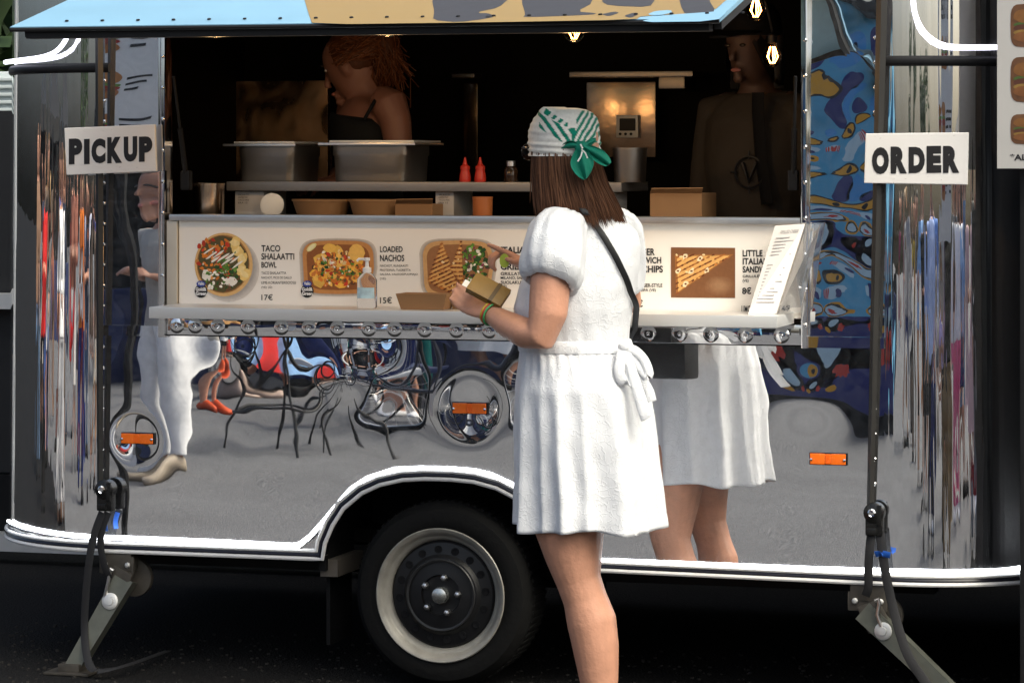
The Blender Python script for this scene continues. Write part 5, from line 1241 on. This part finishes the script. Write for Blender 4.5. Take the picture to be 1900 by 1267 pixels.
m = MB(); m.loft([sp_(684, 218, .85), sp_(682, 235, .85), sp_(680, 280, .85), sp_(682, 340, .86), sp_(684, 430, .86)], [(.118, .128), (.135, .132), (.13, .118), (.12, .112), (.155, .135)], 28, tA, cap=False); o = m.build('top', col_mat((.010, .010, .010)), ta, 60); md = o.modifiers.new('t', 'SOLIDIFY'); md.thickness = .004
m = MB(); m.loft([sp_(684, 425, .86), sp_(684, 470, .88), V((sp_(684, 470).x, .88, .95)), V((sp_(684, 470).x, .88, .56))], [(.16, .14), (.17, .145), (.18, .12), (.17, .1)], 24, tA); m.build('trousers', col_mat((.015, .015, .018)), ta, 60)
for dx, Y0 in ((0, .745), (-34, .90)):
    m = MB(); m.tube([sp_(676+dx*.6, 222, Y0-.03), sp_(694+dx*.4, 190, Y0-.04), sp_(706+dx, 170, Y0+.06), sp_(716+dx*.7, 200, Y0+.17)], .006, 6); m.build('strap', BLACK, ta, 60)
hb = MB(); rnA = random.Random(11); c0, f0, r0, u0 = hA
for _ in range(900):
    a = rnA.uniform(0, 2*pi); v = rnA.uniform(-.1, 1.); d0 = (r0*cos(a)*sqrt(max(0, 1-v*v))+f0*(sin(a)*sqrt(max(0, 1-v*v)))+u0*v)
    if d0.dot(f0) > .35 and v < .75: continue
    p = c0+V((d0.x, d0.y, d0.z)).normalized()*.108-f0*.012; P = [p]; g_ = (-f0*.8-UP*.15+u0*.1+V((rnA.gauss(0, .25), rnA.gauss(0, .25), rnA.gauss(0, .25)))).normalized()
    tgt = c0-f0*.125+u0*.02+V((rnA.gauss(0, .02), rnA.gauss(0, .02), rnA.gauss(0, .03)))
    for i in range(1, 5): P.append(p.lerp(tgt, i/4)+V((rnA.gauss(0, .006), rnA.gauss(0, .006), rnA.gauss(0, .006)))+(p-c0).normalized()*.02*sin(i/4*pi))
    if rnA.random() < .4: P += [tgt+V((.02, 0, -.04))+V((rnA.gauss(0, .015), rnA.gauss(0, .015), rnA.gauss(0, .01))), tgt+V((.035, 0, -.10))+V((rnA.gauss(0, .02), rnA.gauss(0, .02), rnA.gauss(0, .02)))]
    t_ = rnA.random(); hb.cur = (.06+.11*t_, .02+.035*t_, .007+.012*t_); hb.tube(P, .002, 4)
hb.ell(c0-f0*.018+u0*.03, (.082, .092, .098), Matrix((r0, f0, u0)).transposed()); hb.ell(c0-f0*.135+u0*.02, (.04, .045, .055), Matrix((r0, f0, u0)).transposed())
hb.build('hair', vcol_mat('auburn_hair', .5, .2), ta, 60, fix=False); face_bits(ta, *hA, .98)

q = on_y(1398, 300, .80)
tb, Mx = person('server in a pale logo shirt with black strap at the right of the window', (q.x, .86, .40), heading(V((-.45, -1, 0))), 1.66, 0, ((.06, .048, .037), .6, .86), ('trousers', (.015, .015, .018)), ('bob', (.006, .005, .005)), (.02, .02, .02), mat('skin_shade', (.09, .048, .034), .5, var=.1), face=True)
dv = V((-.45, -1, 0)).normalized(); rv = dv.cross(UP); base_ = V((q.x, .86, 0)); sB = 1.66/1.7
def chest(x, z): return base_-rv*x+V((0, 0, z))+dv*(.150*sB-1.3*x*x)
fc = on_y(1413, 320, .72); ex = max(-.07, min(.07, -(fc-base_).dot(rv))); e_z = fc.z
m = MB(); m.tube([chest(ex+.05*cos(a), e_z+.05*sin(a)) for a in [2*pi*i/32 for i in range(32)]], .004, 6, closed=True)
for a in (0, pi/2, pi, 3*pi/2): m.tube([chest(ex+.042*cos(a), e_z+.042*sin(a)), chest(ex+.068*cos(a), e_z+.068*sin(a))], .003, 6)
m.tube([chest(ex-.024, e_z+.03), chest(ex, e_z-.03), chest(ex+.024, e_z+.03)], .007, 6)
m.build('shirt_emblem', INK, tb)
m = MB(); m.loft([chest(.10, 1.80), chest(.10, 1.74), chest(.11, 1.6), chest(.13, 1.45)], [(.024, .006)]*4, 8, rv); m.build('apron_strap', BLACK, tb, 60)
hc2 = base_+V((0, 0, .40+1.60*sB))+dv*.03
m = MB(); m.lathe([(.093, -.0), (.096, .03), (.09, .07), (.07, .10), (.03, .115), (.0001, .118)], hc2+V((0, 0, .02)), (0, 0, 1), 28); m.loft([hc2+dv*.06+V((0, 0, .03)), hc2+dv*.13+V((0, 0, .025)), hc2+dv*.175+V((0, 0, .012))], [(.085, .008), (.075, .007), (.04, .005)], 14, rv); m.build('cap', BLACK, tb, 50)
# ================================================================== the square in front of the trailer (seen in the polished side)
WHITE, BEIGE, NAVY, REDC, BLK, PINK, SKYB, TEAL, GREYC, OLIVE, MAROON, LILAC = (.72, .72, .73), (.36, .345, .32), (.02, .03, .12), (.45, .02, .02), (.012, .012, .014), (.65, .12, .25), (.25, .42, .7), (.01, .12, .11), (.25, .25, .26), (.12, .14, .05), (.18, .02, .03), (.45, .36, .6)
BR, DK, BL = (.10, .05, .025), (.02, .014, .01), (.35, .22, .10)
CROWD = [
 ('man in beige top and loose white trousers reflected in the left panel', mirpos(306, 328), .5, 1.76, 2, (BEIGE, .5, .80), ('trousers', WHITE), ('short', BR), (.4, .33, .25)),
 ('person in white shirt, black shorts and orange shoes reflected left of the wheel arch', mirpos(395, 250), -1.2, 1.72, 1, (WHITE, 1., .84), ('shorts', BLK), ('bob', DK), (.6, .08, .02)),
 ('woman in teal top and red skirt reflected below the counter', mirpos(452, 230), -1.4, 1.66, 2, (TEAL, .5, .95), ('long', REDC), ('long', BR), (.4, .3, .25)),
 ('woman in white top, pale blue skirt and black boots reflected below the counter', mirpos(494, 226), -1.0, 1.68, 0, (WHITE, .5, .9), ('long', SKYB), ('bob', BL), BLK),
 ('person in navy shirt reflected behind the high tables', mirpos(560, 215), .4, 1.75, 2, (NAVY, .6, .84), ('trousers', NAVY), ('short', DK), BLK),
 ('person in red top and white trousers reflected above the bicycle', mirpos(690, 212), .9, 1.7, 1, (REDC, .5, .86), ('trousers', WHITE), ('long', BR), WHITE),
 ('person in black with teal trousers reflected above the bicycle', mirpos(770, 216), -.5, 1.78, 2, (BLK, 1., .84), ('trousers', TEAL), ('short', DK), BLK),
 ('person in white shirt and olive trousers reflected right of the bicycle', mirpos(850, 205), .1, 1.72, 0, (WHITE, .6, .84), ('trousers', OLIVE), ('short', BR), BR),
 ('person in navy dress reflected beside the blue kiosk', mirpos(1290, 214), .3, 1.66, 1, (NAVY, .5, .95), ('dress', NAVY), ('long', BR), BLK),
 ('person in orange shirt reflected in the left rounded corner', V((-5.40, -4.60, 0)), -1.2, 1.74, 1, ((.6, .16, .03), .5, .84), ('trousers', NAVY), ('short', DK), BLK),
 ('person in white shirt and red trousers reflected in the left rounded corner', V((-7.00, -6.20, 0)), -1.0, 1.7, 0, (WHITE, .6, .84), ('trousers', MAROON), ('bob', BR), BLK),
 ('person in blue shirt reflected in the left rounded corner', V((-8.00, -3.40, 0)), -1.5, 1.8, 2, ((.03, .08, .3), 1., .84), ('trousers', GREYC), ('short', BR), BLK),
 ('person in tan jacket reflected in the left rounded corner', V((-6.60, -9.80, 0)), -.7, 1.72, 0, ((.45, .25, .1), 1., .82), ('trousers', BLK), ('short', DK), BR),
 ('person in red dress reflected in the left rounded corner', V((-10.00, -7.20, 0)), -1.0, 1.66, 1, (REDC, .5, .95), ('dress', REDC), ('long', DK), BLK),
 ('person in pale shirt reflected in the left rounded corner', V((-10.60, -12.80, 0)), -.8, 1.76, 2, ((.6, .6, .7), .6, .84), ('shorts', GREYC), ('short', BL), WHITE),
 ('person in pale blue shirt and black trousers reflected beside the right pole', V((2.95, -4.30, 0)), .5, 1.72, 0, ((.4, .5, .8), .6, .82), ('trousers', BLK), ('short', BR), BLK),
 ('person in dark jeans and blue top reflected in the right rounded corner', V((3.50, -5.20, 0)), .5, 1.74, 1, ((.1, .2, .5), 1., .84), ('trousers', NAVY), ('short', DK), WHITE),
 ('person in black dress with pink bag reflected in the right rounded corner', V((3.30, -6.60, 0)), .3, 1.66, 2, (BLK, .5, .95), ('dress', BLK), ('long', BR), BLK),
 ('person in lilac cardigan reflected in the right rounded corner', V((4.00, -4.40, 0)), .8, 1.68, 0, (LILAC, 1., .80), ('trousers', BLK), ('long', BL), BLK),
 ('person in brown jacket reflected in the right rounded corner', V((4.60, -5.60, 0)), .8, 1.8, 2, ((.22, .12, .06), 1., .82), ('trousers', (.14, .10, .06)), ('short', DK), BR),
 ('person in green top reflected in the right rounded corner', V((4.40, -7.30, 0)), .5, 1.7, 1, ((.12, .3, .05), .5, .84), ('shorts', GREYC), ('bob', BR), WHITE),
 ('person in pink trousers reflected in the right rounded corner', V((5.20, -4.60, 0)), 1.0, 1.7, 0, (WHITE, .5, .86), ('trousers', PINK), ('long', DK), WHITE),
 ('person in white dress reflected in the right rounded corner', V((5.60, -6.80, 0)), .8, 1.68, 1, (WHITE, .5, .95), ('dress', WHITE), ('bob', BR), BR),
 ('person in orange trousers reflected in the right rounded corner', V((3.60, -8.40, 0)), .4, 1.75, 2, (SKYB, .6, .84), ('trousers', (.5, .18, .05)), ('short', BL), BLK),
 ('person in white shorts reflected beside the right pole, standing far back', V((1.75, -12.50, 0)), .1, 1.7, 0, ((.3, .05, .1), .5, .84), ('shorts', WHITE), ('bob', BR), WHITE),
 ('person in grey hoodie reflected beside the right pole, standing far back', V((2.60, -13.50, 0)), .1, 1.8, 1, (GREYC, 1., .82), ('trousers', NAVY), ('short', DK), WHITE),
 ('person in yellow top reflected beside the right pole, standing far back', V((3.40, -12.20, 0)), .2, 1.66, 2, ((.6, .4, .05), .5, .86), ('trousers', BLK), ('long', BL), BLK),
 ('person in pale pink dress reflected at the outer right corner', V((5.30, -3.30, 0)), 1.0, 1.66, 1, ((.6, .4, .42), .5, .95), ('dress', (.6, .4, .42)), ('long', DK), BLK),
 ('person in dark coat reflected at the outer right corner', V((4.90, -2.40, 0)), 1.2, 1.78, 0, (BLK, 1., .7), ('trousers', GREYC), ('short', DK), BLK),
 ('person in white hoodie reflected at the outer right corner', V((6.40, -3.90, 0)), 1.1, 1.74, 2, (WHITE, 1., .84), ('trousers', MAROON), ('short', BR), WHITE),
 ('person in striped blue top reflected at the outer right corner', V((6.20, -5.40, 0)), .9, 1.7, 0, (SKYB, .6, .84), ('shorts', NAVY), ('bob', BR), BR),
 ('person in black and tan reflected at the right corner, close by', V((3.35, -3.10, 0)), .7, 1.74, 0, (BLK, .6, .84), ('trousers', (.3, .2, .1)), ('long', DK), BLK),
 ('person in white reflected at the outer left corner', V((-5.80, -2.30, 0)), -1.3, 1.72, 0, (WHITE, .6, .84), ('trousers', (.4, .4, .42)), ('short', BR), BR),
 ('person in red jacket reflected at the outer left corner', V((-6.60, -1.00, 0)), -1.5, 1.7, 2, (REDC, 1., .82), ('trousers', BLK), ('long', DK), BLK),
 ('person in blue jeans and black shirt reflected at the outer left corner', V((-9.20, -1.80, 0)), -1.5, 1.8, 1, (BLK, .6, .84), ('trousers', (.05, .09, .25)), ('short', DK), BLK),
 ('person in tan trousers reflected next to the left pole', V((-6.60, -8.60, 0)), -.6, 1.72, 0, (NAVY, .6, .84), ('trousers', (.4, .24, .1)), ('short', BR), BR),
 ('seated-height child in white reflected above the wheel arch', mirpos(740, 236), .2, 1.2, 0, (WHITE, .6, .84), ('shorts', NAVY), ('bob', BL), WHITE),
 ('person in black shirt and white apron reflected above the wheel arch', mirpos(905, 214), .2, 1.75, 2, (BLK, .6, .84), ('skirt', WHITE), ('short', DK), BLK),
 ('person in navy overalls reflected behind the high tables', mirpos(625, 206), -.3, 1.78, 1, (NAVY, 1., .84), ('trousers', NAVY), ('short', BR), BLK),
 ('person in white shirt reflected behind the red skirt', mirpos(420, 208), .6, 1.76, 2, (WHITE, .6, .84), ('trousers', NAVY), ('short', DK), BLK),
]
for lab, pos, ang, H, pose, top, bot, hair, sh in CROWD:
    person(lab, pos, ang, H, pose, top, bot, hair, sh, SKIN if H < 1.73 else SKIN2, 'people on the square')

rc = random.Random(4); MUTED = [(.12, .09, .07), (.30, .28, .26), (.05, .06, .09), (.45, .43, .42), (.20, .12, .08), (.08, .08, .09), (.25, .10, .07), (.10, .16, .26)]
NAMES = ['brown', 'stone', 'slate', 'pale grey', 'rust brown', 'charcoal', 'brick', 'denim blue']
for k in range(22):
    left = k % 2 == 0; a_ = radians(33+(k//2)*5.4) if left else radians(4+(k//2)*5.6); r_ = 7.2+(k % 5)*1.1
    pos = V((-1.2-r_*sin(a_), -r_*cos(a_), 0)) if left else V((1.3+r_*sin(a_)*1.05, -r_*cos(a_)-(3.5 if a_ < .35 else 0), 0))
    i_, j_ = k % 8, (k*3+1+k//8) % 8
    person('passer-by in %s top and %s bottoms reflected in the %s corner' % (NAMES[i_], NAMES[j_], 'left' if left else 'right'), pos, rc.uniform(-2, 2), rc.uniform(1.6, 1.85), k % 4, (MUTED[i_], rc.choice((.5, .6, 1.)), .84), (rc.choice(('trousers', 'trousers', 'skirt', 'shorts')), MUTED[j_]), (rc.choice(('short', 'bob', 'long')), rc.choice((BR, DK, BL))), BLK, SKIN if k % 3 else SKIN2, 'people on the square', face=False)
# ------------------------------------------------------------------ furniture
def high_table(pos, ang, label, topc, h=1.02):
    t = thing('high_table', label, 'table', pos, 'high tables on the square'); R_ = Matrix.Rotation(ang, 3, 'Z'); p = V(pos)
    m = MB(); m.lathe([(.0001, 0), (.33, 0), (.35, .01), (.35, .02), (.33, .03), (.0001, .03)], p+V((0, 0, h)), (0, 0, 1), 28); m.build('table_top', topc, t, 30)
    for k in range(4):
        a = pi/2*k+pi/4; d = R_ @ V((cos(a), sin(a), 0)); m = MB(); m.tube([p+d*.34+V((0, 0, .0)), p-d*.18+V((0, 0, h-.002))], .010, 8); m.build('leg', BLACKM, t, 40)
    m = MB(); m.tube([p+R_ @ V((.22*cos(2*pi*i/16), .22*sin(2*pi*i/16), .26)) for i in range(16)], .01, 6, closed=True); m.build('foot_ring', BLACKM, t, 40)
NAVT = mat('navy_top', (.02, .03, .09), .4); WHT_ = mat('white_top', (.6, .6, .6), .4)
high_table(mirpos(520, 300), .3, 'high table with navy top reflected left of the wheel arch', NAVT)
high_table(mirpos(640, 290), .9, 'high table with white top reflected above the wheel arch', WHT_)
high_table(mirpos(1345, 240), .2, 'high table reflected beside the blue kiosk', NAVT)
def chair(pos, ang, label, seat):
    t = thing('folding_chair', label, 'chair', pos, 'folding chairs on the square'); R_ = Matrix.Rotation(ang, 3, 'Z'); p = V(pos)
    def L(x, y, z): return p+R_ @ V((x, y, z))
    for y, n_ in ((.19, 0), (-.19, 1)):
        pass
    m = MB(); m.box(L(0, 0, .45), (.40, .40, .04), R_, .012); m.build('seat', seat, t, 30)
    for k in range(3): m = MB(); m.box(L(0, -.2-.02*k, .62+.09*k), (.40, .014, .06), R_, .004); m.build('back_slat', seat, t)
    for sx in (-1, 1):
        m = MB(); m.tube([L(sx*.2, .2, 0), L(sx*.2, -.1, .43), L(sx*.2, -.27, .86)], .011, 8); m.build('leg', BLACKM, t, 40)
        m = MB(); m.tube([L(sx*.18, -.2, 0), L(sx*.18, .17, .43)], .011, 8); m.build('leg', BLACKM, t, 40)
for k, (px, s, a, lab, mm) in enumerate([(600, 262, .6, 'white folding chair reflected between the high tables', WHT_), (720, 258, -.4, 'white folding chair reflected beside the bicycle', WHT_), (775, 250, 1.9, 'navy folding chair reflected behind the bicycle', NAVT), (430, 215, 2.2, 'navy folding chair reflected behind the red skirt', NAVT)]): chair(mirpos(px, s), a, lab, mm)
def bicycle(pos, ang, label):
    t = thing('bicycle', label, 'bicycle', pos); R_ = Matrix.Rotation(ang, 3, 'Z'); p = V(pos)
    def L(x, z, y=0.): return p+R_ @ V((x, y, z))
    ax = R_ @ V((0, 1, 0))
    for x in (-.52, .52):
        m = MB(); m.tube([L(x+.33*cos(2*pi*i/40), .35+.33*sin(2*pi*i/40)) for i in range(40)], .02, 8, closed=True, side=ax); w_ = m.build('wheel', BLACK, t, 60)
        m = MB(); m.tube([L(x+.305*cos(2*pi*i/40), .35+.305*sin(2*pi*i/40)) for i in range(40)], .009, 6, closed=True, side=ax); m.build('rim', ALU, w_, 60)
        m = MB()
        for i in range(24): m.tube([L(x, .35, (-1)**i*.02), L(x+.3*cos(2*pi*i/24), .35+.3*sin(2*pi*i/24))], .002, 4)
        m.build('spokes', ALU, w_)
    FR = mat('bike_frame_paint', (.02, .02, .03), .3)
    m = MB(); S_, B_, H_, H2 = L(-.18, .88), L(-.08, .32), L(.36, .86), L(.40, .70)
    for a, c in ((B_, S_), (B_, H2), (S_, H_), (L(-.52, .35), B_), (L(-.52, .35), L(-.16, .82)), (H_+UP*.08, H2), (H2, L(.52, .35))): m.tube([a, c], .017, 8)
    m.build('frame', FR, t, 60)
    m = MB(); m.loft([L(-.32, .95), L(-.2, .95), L(-.06, .94)], [(.07, .03), (.06, .03), (.02, .02)], 10, ax); m.build('saddle', BLACK, t, 60)
    m = MB(); m.tube([L(.28, .98, .28), L(.36, 1.0, .2), L(.36, .98, 0), L(.36, 1.0, -.2), L(.28, .98, -.28)], .012, 8); m.build('handlebar', ALU, t, 60)
    m = MB(); m.lathe([(.09, -.004), (.09, .004)], B_, ax, 24); m.build('chainring', ALU, t)
bicycle(mirpos(850, 272), .15, 'black bicycle reflected above the wheel arch')
bicycle(mirpos(1240, 236), -.5, 'dark bicycle reflected behind the customer')

# hanging menu banner reflected beside the left pole
def banner(pos, z0, z1, w, label, word, ang=0.):
    t = thing('menu_banner', label, 'banner', pos); R_ = Matrix.Rotation(ang, 3, 'Z'); p = V(pos)
    def L(x, z, y=0.): return p+R_ @ V((x, y, z))
    m = MB(); m.slab([L(-w/2, z0), L(w/2, z0), L(w/2, z1), L(-w/2, z1)], R_ @ V((0, -.02, 0))); m.build('panel', WHITEP, t)
    m = MB(); m.tube([L(0, 0, -.05), L(0, z1+.02, -.05)], .02, 8); m.build('post', BLACKM, t, 40)
    m = MB(); m.lathe([(.22, 0), (.22, .02), (.05, .04), (.0001, .04)], p, (0, 0, 1), 24); m.build('foot', BLACKM, t, 40)
    vs, fs = text_mesh(word, .03); xs = [a[0] for a in vs]; ys_ = [a[1] for a in vs]
    m = MB(); m.add([L(w*.42-.84*w*(a[0]-min(xs))/(max(xs)-min(xs)), z1-.12+.09*(a[1]-min(ys_))/(max(ys_)-min(ys_)), .0015) for a in vs], fs); m.build('heading', INK, t)
    H_ = z1-z0
    for k in range(3):
        zc = z1-.20-H_*.26*k-.06
        for dz, hgt, cc in ((.045, .03, (.42, .17, .04)), (.01, .012, (.15, .28, .04)), (-.005, .014, (.35, .03, .02)), (-.03, .028, (.4, .15, .04))):
            m = MB(); m.poly([L(-w*.22+w*.2*cos(2*pi*i/18), zc+dz+hgt*sin(2*pi*i/18), .0015+.0004*(dz < 0)) for i in range(18)]); m.build('burger_print', mat('print_%.2f_%.2f' % cc[:2], cc, .5, var=.2, vs=40), t)
        for r_ in range(3): m = MB(); m.slab([L(w*.05, zc+.03-.03*r_, .0015), L(w*.4-.03*r_, zc+.03-.03*r_, .0015), L(w*.4-.03*r_, zc+.042-.03*r_, .0015), L(w*.05, zc+.042-.03*r_, .0015)], R_ @ V((0, .0004, 0))); m.build('print_line', INK, t)
banner(mirpos(222, 440), 1.68, 2.46, .34, 'white menu banner with burgers reflected beside the left pole', "MOZZA", 0.1)
banner(V((3.05, -2.9, 0)), 1.35, 2.35, .5, 'white menu banner reflected in the right rounded corner', "KEBAB", .45)

# blue painted kiosk
kp = mirpos(1600, 262); KW, KH = 2.6, 2.95
t = thing('painted_kiosk', 'light blue kiosk painted with eye shapes reflected right of the window', 'kiosk', kp)
def K(x, z, o=0.): return kp+V((-x, o, z))
def kmat(n, c): return mat(n, c, .5, var=.12, vs=8)
m = MB(); m.bbox(kp+V((-KW/2, -2.0, .15)), kp+V((KW/2, 0, KH)), .02); m.build('wall', kmat('kiosk_blue', (.07, .27, .44)), t)
m = MB(); m.bbox(kp+V((-KW/2-.15, -2.1, KH+.001)), kp+V((KW/2+.15, .2, KH+.09)), .02); m.build('roof', BLACKM, t)
m = MB(); m.bbox(kp+V((-KW/2, -2.0, 0)), kp+V((KW/2, .02, .149)), .01); m.build('plinth', BLACKM, t)
m = MB(); m.bbox(kp+V((-KW/2-.004, .0, .15)), kp+V((KW/2+.004, .003, .98))); m.build('lower_mural', kmat('k_navy', (.015, .02, .12)), t)
def kshape(cx, cz, rx, rz, mm, l, n=22, rot=0., jit=.06):
    m = MB(); pts = []
    for i in range(n):
        a = 2*pi*i/n; k = 1+random.uniform(-jit, jit); x, z = rx*k*cos(a), rz*k*sin(a); pts.append(K(cx+x*cos(rot)-z*sin(rot), cz+x*sin(rot)+z*cos(rot), .003+.002*l))
    m.poly(pts); m.build('mural_shape', mm, t)
kN, kG, kR, kW, kB, kD = kmat('k_navy', (.015, .02, .12)), kmat('k_gold', (.5, .25, .02)), kmat('k_red', (.4, .03, .02)), kmat('k_white', (.35, .47, .55)), kmat('k_blue', (.05, .22, .5)), kmat('k_black', (.01, .01, .012))
for x0 in (-.78, .1, .9):
    kshape(x0, 2.45, .24, .30, kN, 0); kshape(x0+.32, 2.5, .16, .34, kB, 0, rot=.2)
    kshape(x0+.02, 1.98, .40, .19, kD, 1, rot=.1); kshape(x0, 1.98, .34, .13, kG, 2, rot=.1); kshape(x0+.02, 1.98, .09, .11, kD, 3)
    kshape(x0, 1.62, .34, .13, kW, 0); kshape(x0-.1, 1.56, .12, .06, kN, 1, rot=.5)
    for k in range(4): kshape(x0+.2+.045*k, 1.60, .015, .09, kR, 1, 8, -.2)
    kshape(x0, 1.2, .40, .22, kG, 0); kshape(x0, 1.2, .37, .19, kD, 1); kshape(x0, 1.2, .33, .15, kW, 2); kshape(x0+.06, 1.2, .14, .06, kR, 3, rot=.4, jit=.3)
    kshape(x0, .72, .42, .25, kmat('k_blue2', (.03, .1, .3)), 0, jit=.12); kshape(x0+.02, .76, .2, .1, kW, 1, rot=-.5); kshape(x0-.25, .6, .1, .13, kR, 1, jit=.3); kshape(x0+.25, .5, .14, .1, kG, 2, rot=.8)
# black market tents and trees closing the square
def tent(pos, ang, label, w=3.2, d=3., h=2.5, m_=TARP):
    t = thing('market_tent', label, 'tent', pos, 'market tents round the square'); R_ = Matrix.Rotation(ang, 3, 'Z'); p = V(pos)
    def L(x, y, z): return p+R_ @ V((x, y, z))
    for sx in (-1, 1):
        for sy in (-1, 1): m = MB(); m.tube([L(sx*w/2, sy*d/2, 0), L(sx*w/2, sy*d/2, h)], .03, 6); m.build('leg', BLACKM, t)
    m = MB(); q = [L(-w/2-.1, -d/2-.1, h), L(w/2+.1, -d/2-.1, h), L(w/2+.1, d/2+.1, h), L(-w/2-.1, d/2+.1, h), L(0, 0, h+.85)]; m.add(q, [[0, 1, 4], [1, 2, 4], [2, 3, 4], [3, 0, 4]])
    o = m.build('canopy', m_, t); md = o.modifiers.new('t', 'SOLIDIFY'); md.thickness = .01
    for i in range(4):
        a, c = q[i], q[(i+1) % 4]; m = MB(); m.slab([a, c, c-UP*.28, a-UP*.28], (q[(i+2) % 4]-q[(i+1) % 4]).normalized()*.008); m.build('valance', m_, t)
    m = MB(); m.slab([L(-w/2, -d/2, 0), L(w/2, -d/2, 0), L(w/2, -d/2, h), L(-w/2, -d/2, h)], R_ @ V((0, .01, 0))); m.build('back_curtain', m_, t)
    m = MB(); m.box(L(0, d/2-.3, .45), (w-.4, .6, .9), R_, .02); m.build('stall_table', NAVT, t)
for k, (px, lab) in enumerate([(60, 'black tent reflected at the far left'), (320, 'black tent reflected behind the white trousers'), (560, 'black tent reflected behind the high tables'), (800, 'black tent reflected behind the bicycle'), (1040, 'black tent reflected behind the customer'), (1270, 'black tent reflected left of the blue kiosk'), (1900, 'black tent reflected right of the blue kiosk')]): tent(mirpos(px, 196), .0, lab)
for k, (p, a, lab) in enumerate([((-27, -5, 0), -1.57, 'dark tent left of the trailer, nearest the corner'), ((-27, -10, 0), -1.4, 'dark tent left of the trailer, second from the corner'), ((-26, -15, 0), -1.2, 'dark tent left of the trailer, third from the corner'), ((28, -11, 0), 1.57, 'dark tent right of the trailer, nearest the corner'), ((26, -17, 0), 1.4, 'dark tent right of the trailer, second from the corner'), ((22, -23, 0), 1.1, 'dark tent right of the trailer, third from the corner')]): tent(p, a, lab)
BARK = mat('bark', (.06, .045, .035), .9, var=.3, vs=12, bump=.01, bs=20); LEAF = mat('leaf_green', (.04, .075, .022), .7, var=.5, vs=1.5)
def leaf_crown(seed, R_, n=2200):
    rn = random.Random(seed); m = MB(); cl = [(V((rn.gauss(0, .45), rn.gauss(0, .45), rn.gauss(0, .4)))*R_, rn.uniform(.3, .55)*R_) for _ in range(11)]
    for _ in range(n):
        c, r = rn.choice(cl); d = V((rn.gauss(0, 1), rn.gauss(0, 1), rn.gauss(0, 1))).normalized(); p = c+d*r*rn.uniform(.55, 1.05); a = V((rn.gauss(0, 1), rn.gauss(0, 1), rn.gauss(0, 1))).normalized(); b_ = a.cross(d)
        if b_.length < .1: continue
        b_.normalize(); s = rn.uniform(.08, .17); m.add([p-a*s, p+b_*s*.5, p+a*s, p-b_*s*.5], [[0, 1, 2, 3]])
    return m.mesh('crown', fix=False)
CROWNS = [leaf_crown(i, 1.9) for i in range(3)]
for c in CROWNS: c.materials.append(LEAF)
def tree(pos, h, k, label):
    t = thing('tree', label, 'tree', pos, 'trees beyond the stalls'); p = V(pos); m = MB()
    m.tube([p, p+V((.05, 0, h*.3)), p+V((0, .05, h*.6)), p+V((.1, 0, h*.85))], [.2, .16, .11, .05], 9)
    for i in range(5):
        a = i*1.3; m.tube([p+V((0, 0, h*(.42+.07*i))), p+V((.6*cos(a), .6*sin(a), h*(.55+.07*i))), p+V((1.2*cos(a), 1.2*sin(a), h*(.66+.06*i)))], [.07, .05, .02], 6)
    m.build('trunk', BARK, t, 60); o = link(bpy.data.objects.new('crown', CROWNS[k % 3])); o.parent = t; o.location = (0, 0, h*.78); o.rotation_euler = (0, 0, k*1.1); o.scale = (h/5.5,)*3
for k, (p, h, lab) in enumerate([((9, -46, 0), 5.2, 'green tree beyond the tents reflected in the right corner'), ((15, -44, 0), 4.6, 'smaller green tree reflected in the right corner'), ((-19, -40, 0), 5, 'green tree beyond the tents reflected in the left panel'), ((-27, -30, 0), 5, 'green tree reflected in the left corner'), ((-4.4, 7.5, 0), 5.5, 'green tree standing behind the left end of the trailer'), ((-6.6, 8.5, 0), 6, 'tall green tree behind the pale van'), ((-2.6, 9, 0), 5, 'green tree hidden mostly behind the trailer roof')]): tree(p, h, k, lab)
m = MB(); rn = random.Random(9)
for _ in range(5000):
    p = V((rn.uniform(-16, 6), rn.uniform(10.5, 12), rn.uniform(.1, 3.2)*rn.uniform(.7, 1))); a = V((rn.gauss(0, 1), rn.gauss(0, 1), rn.gauss(0, 1))).normalized(); b_ = a.cross(V((rn.gauss(0, 1), rn.gauss(0, 1), rn.gauss(0, 1))).normalized()); s = .22
    m.add([p-a*s, p+b_*s*.6, p+a*s, p-b_*s*.6], [[0, 1, 2, 3]])
setp(m.build('hedge', LEAF, None, fix=False), 'dense dark hedge along the back of the square', 'hedge', kind='stuff')
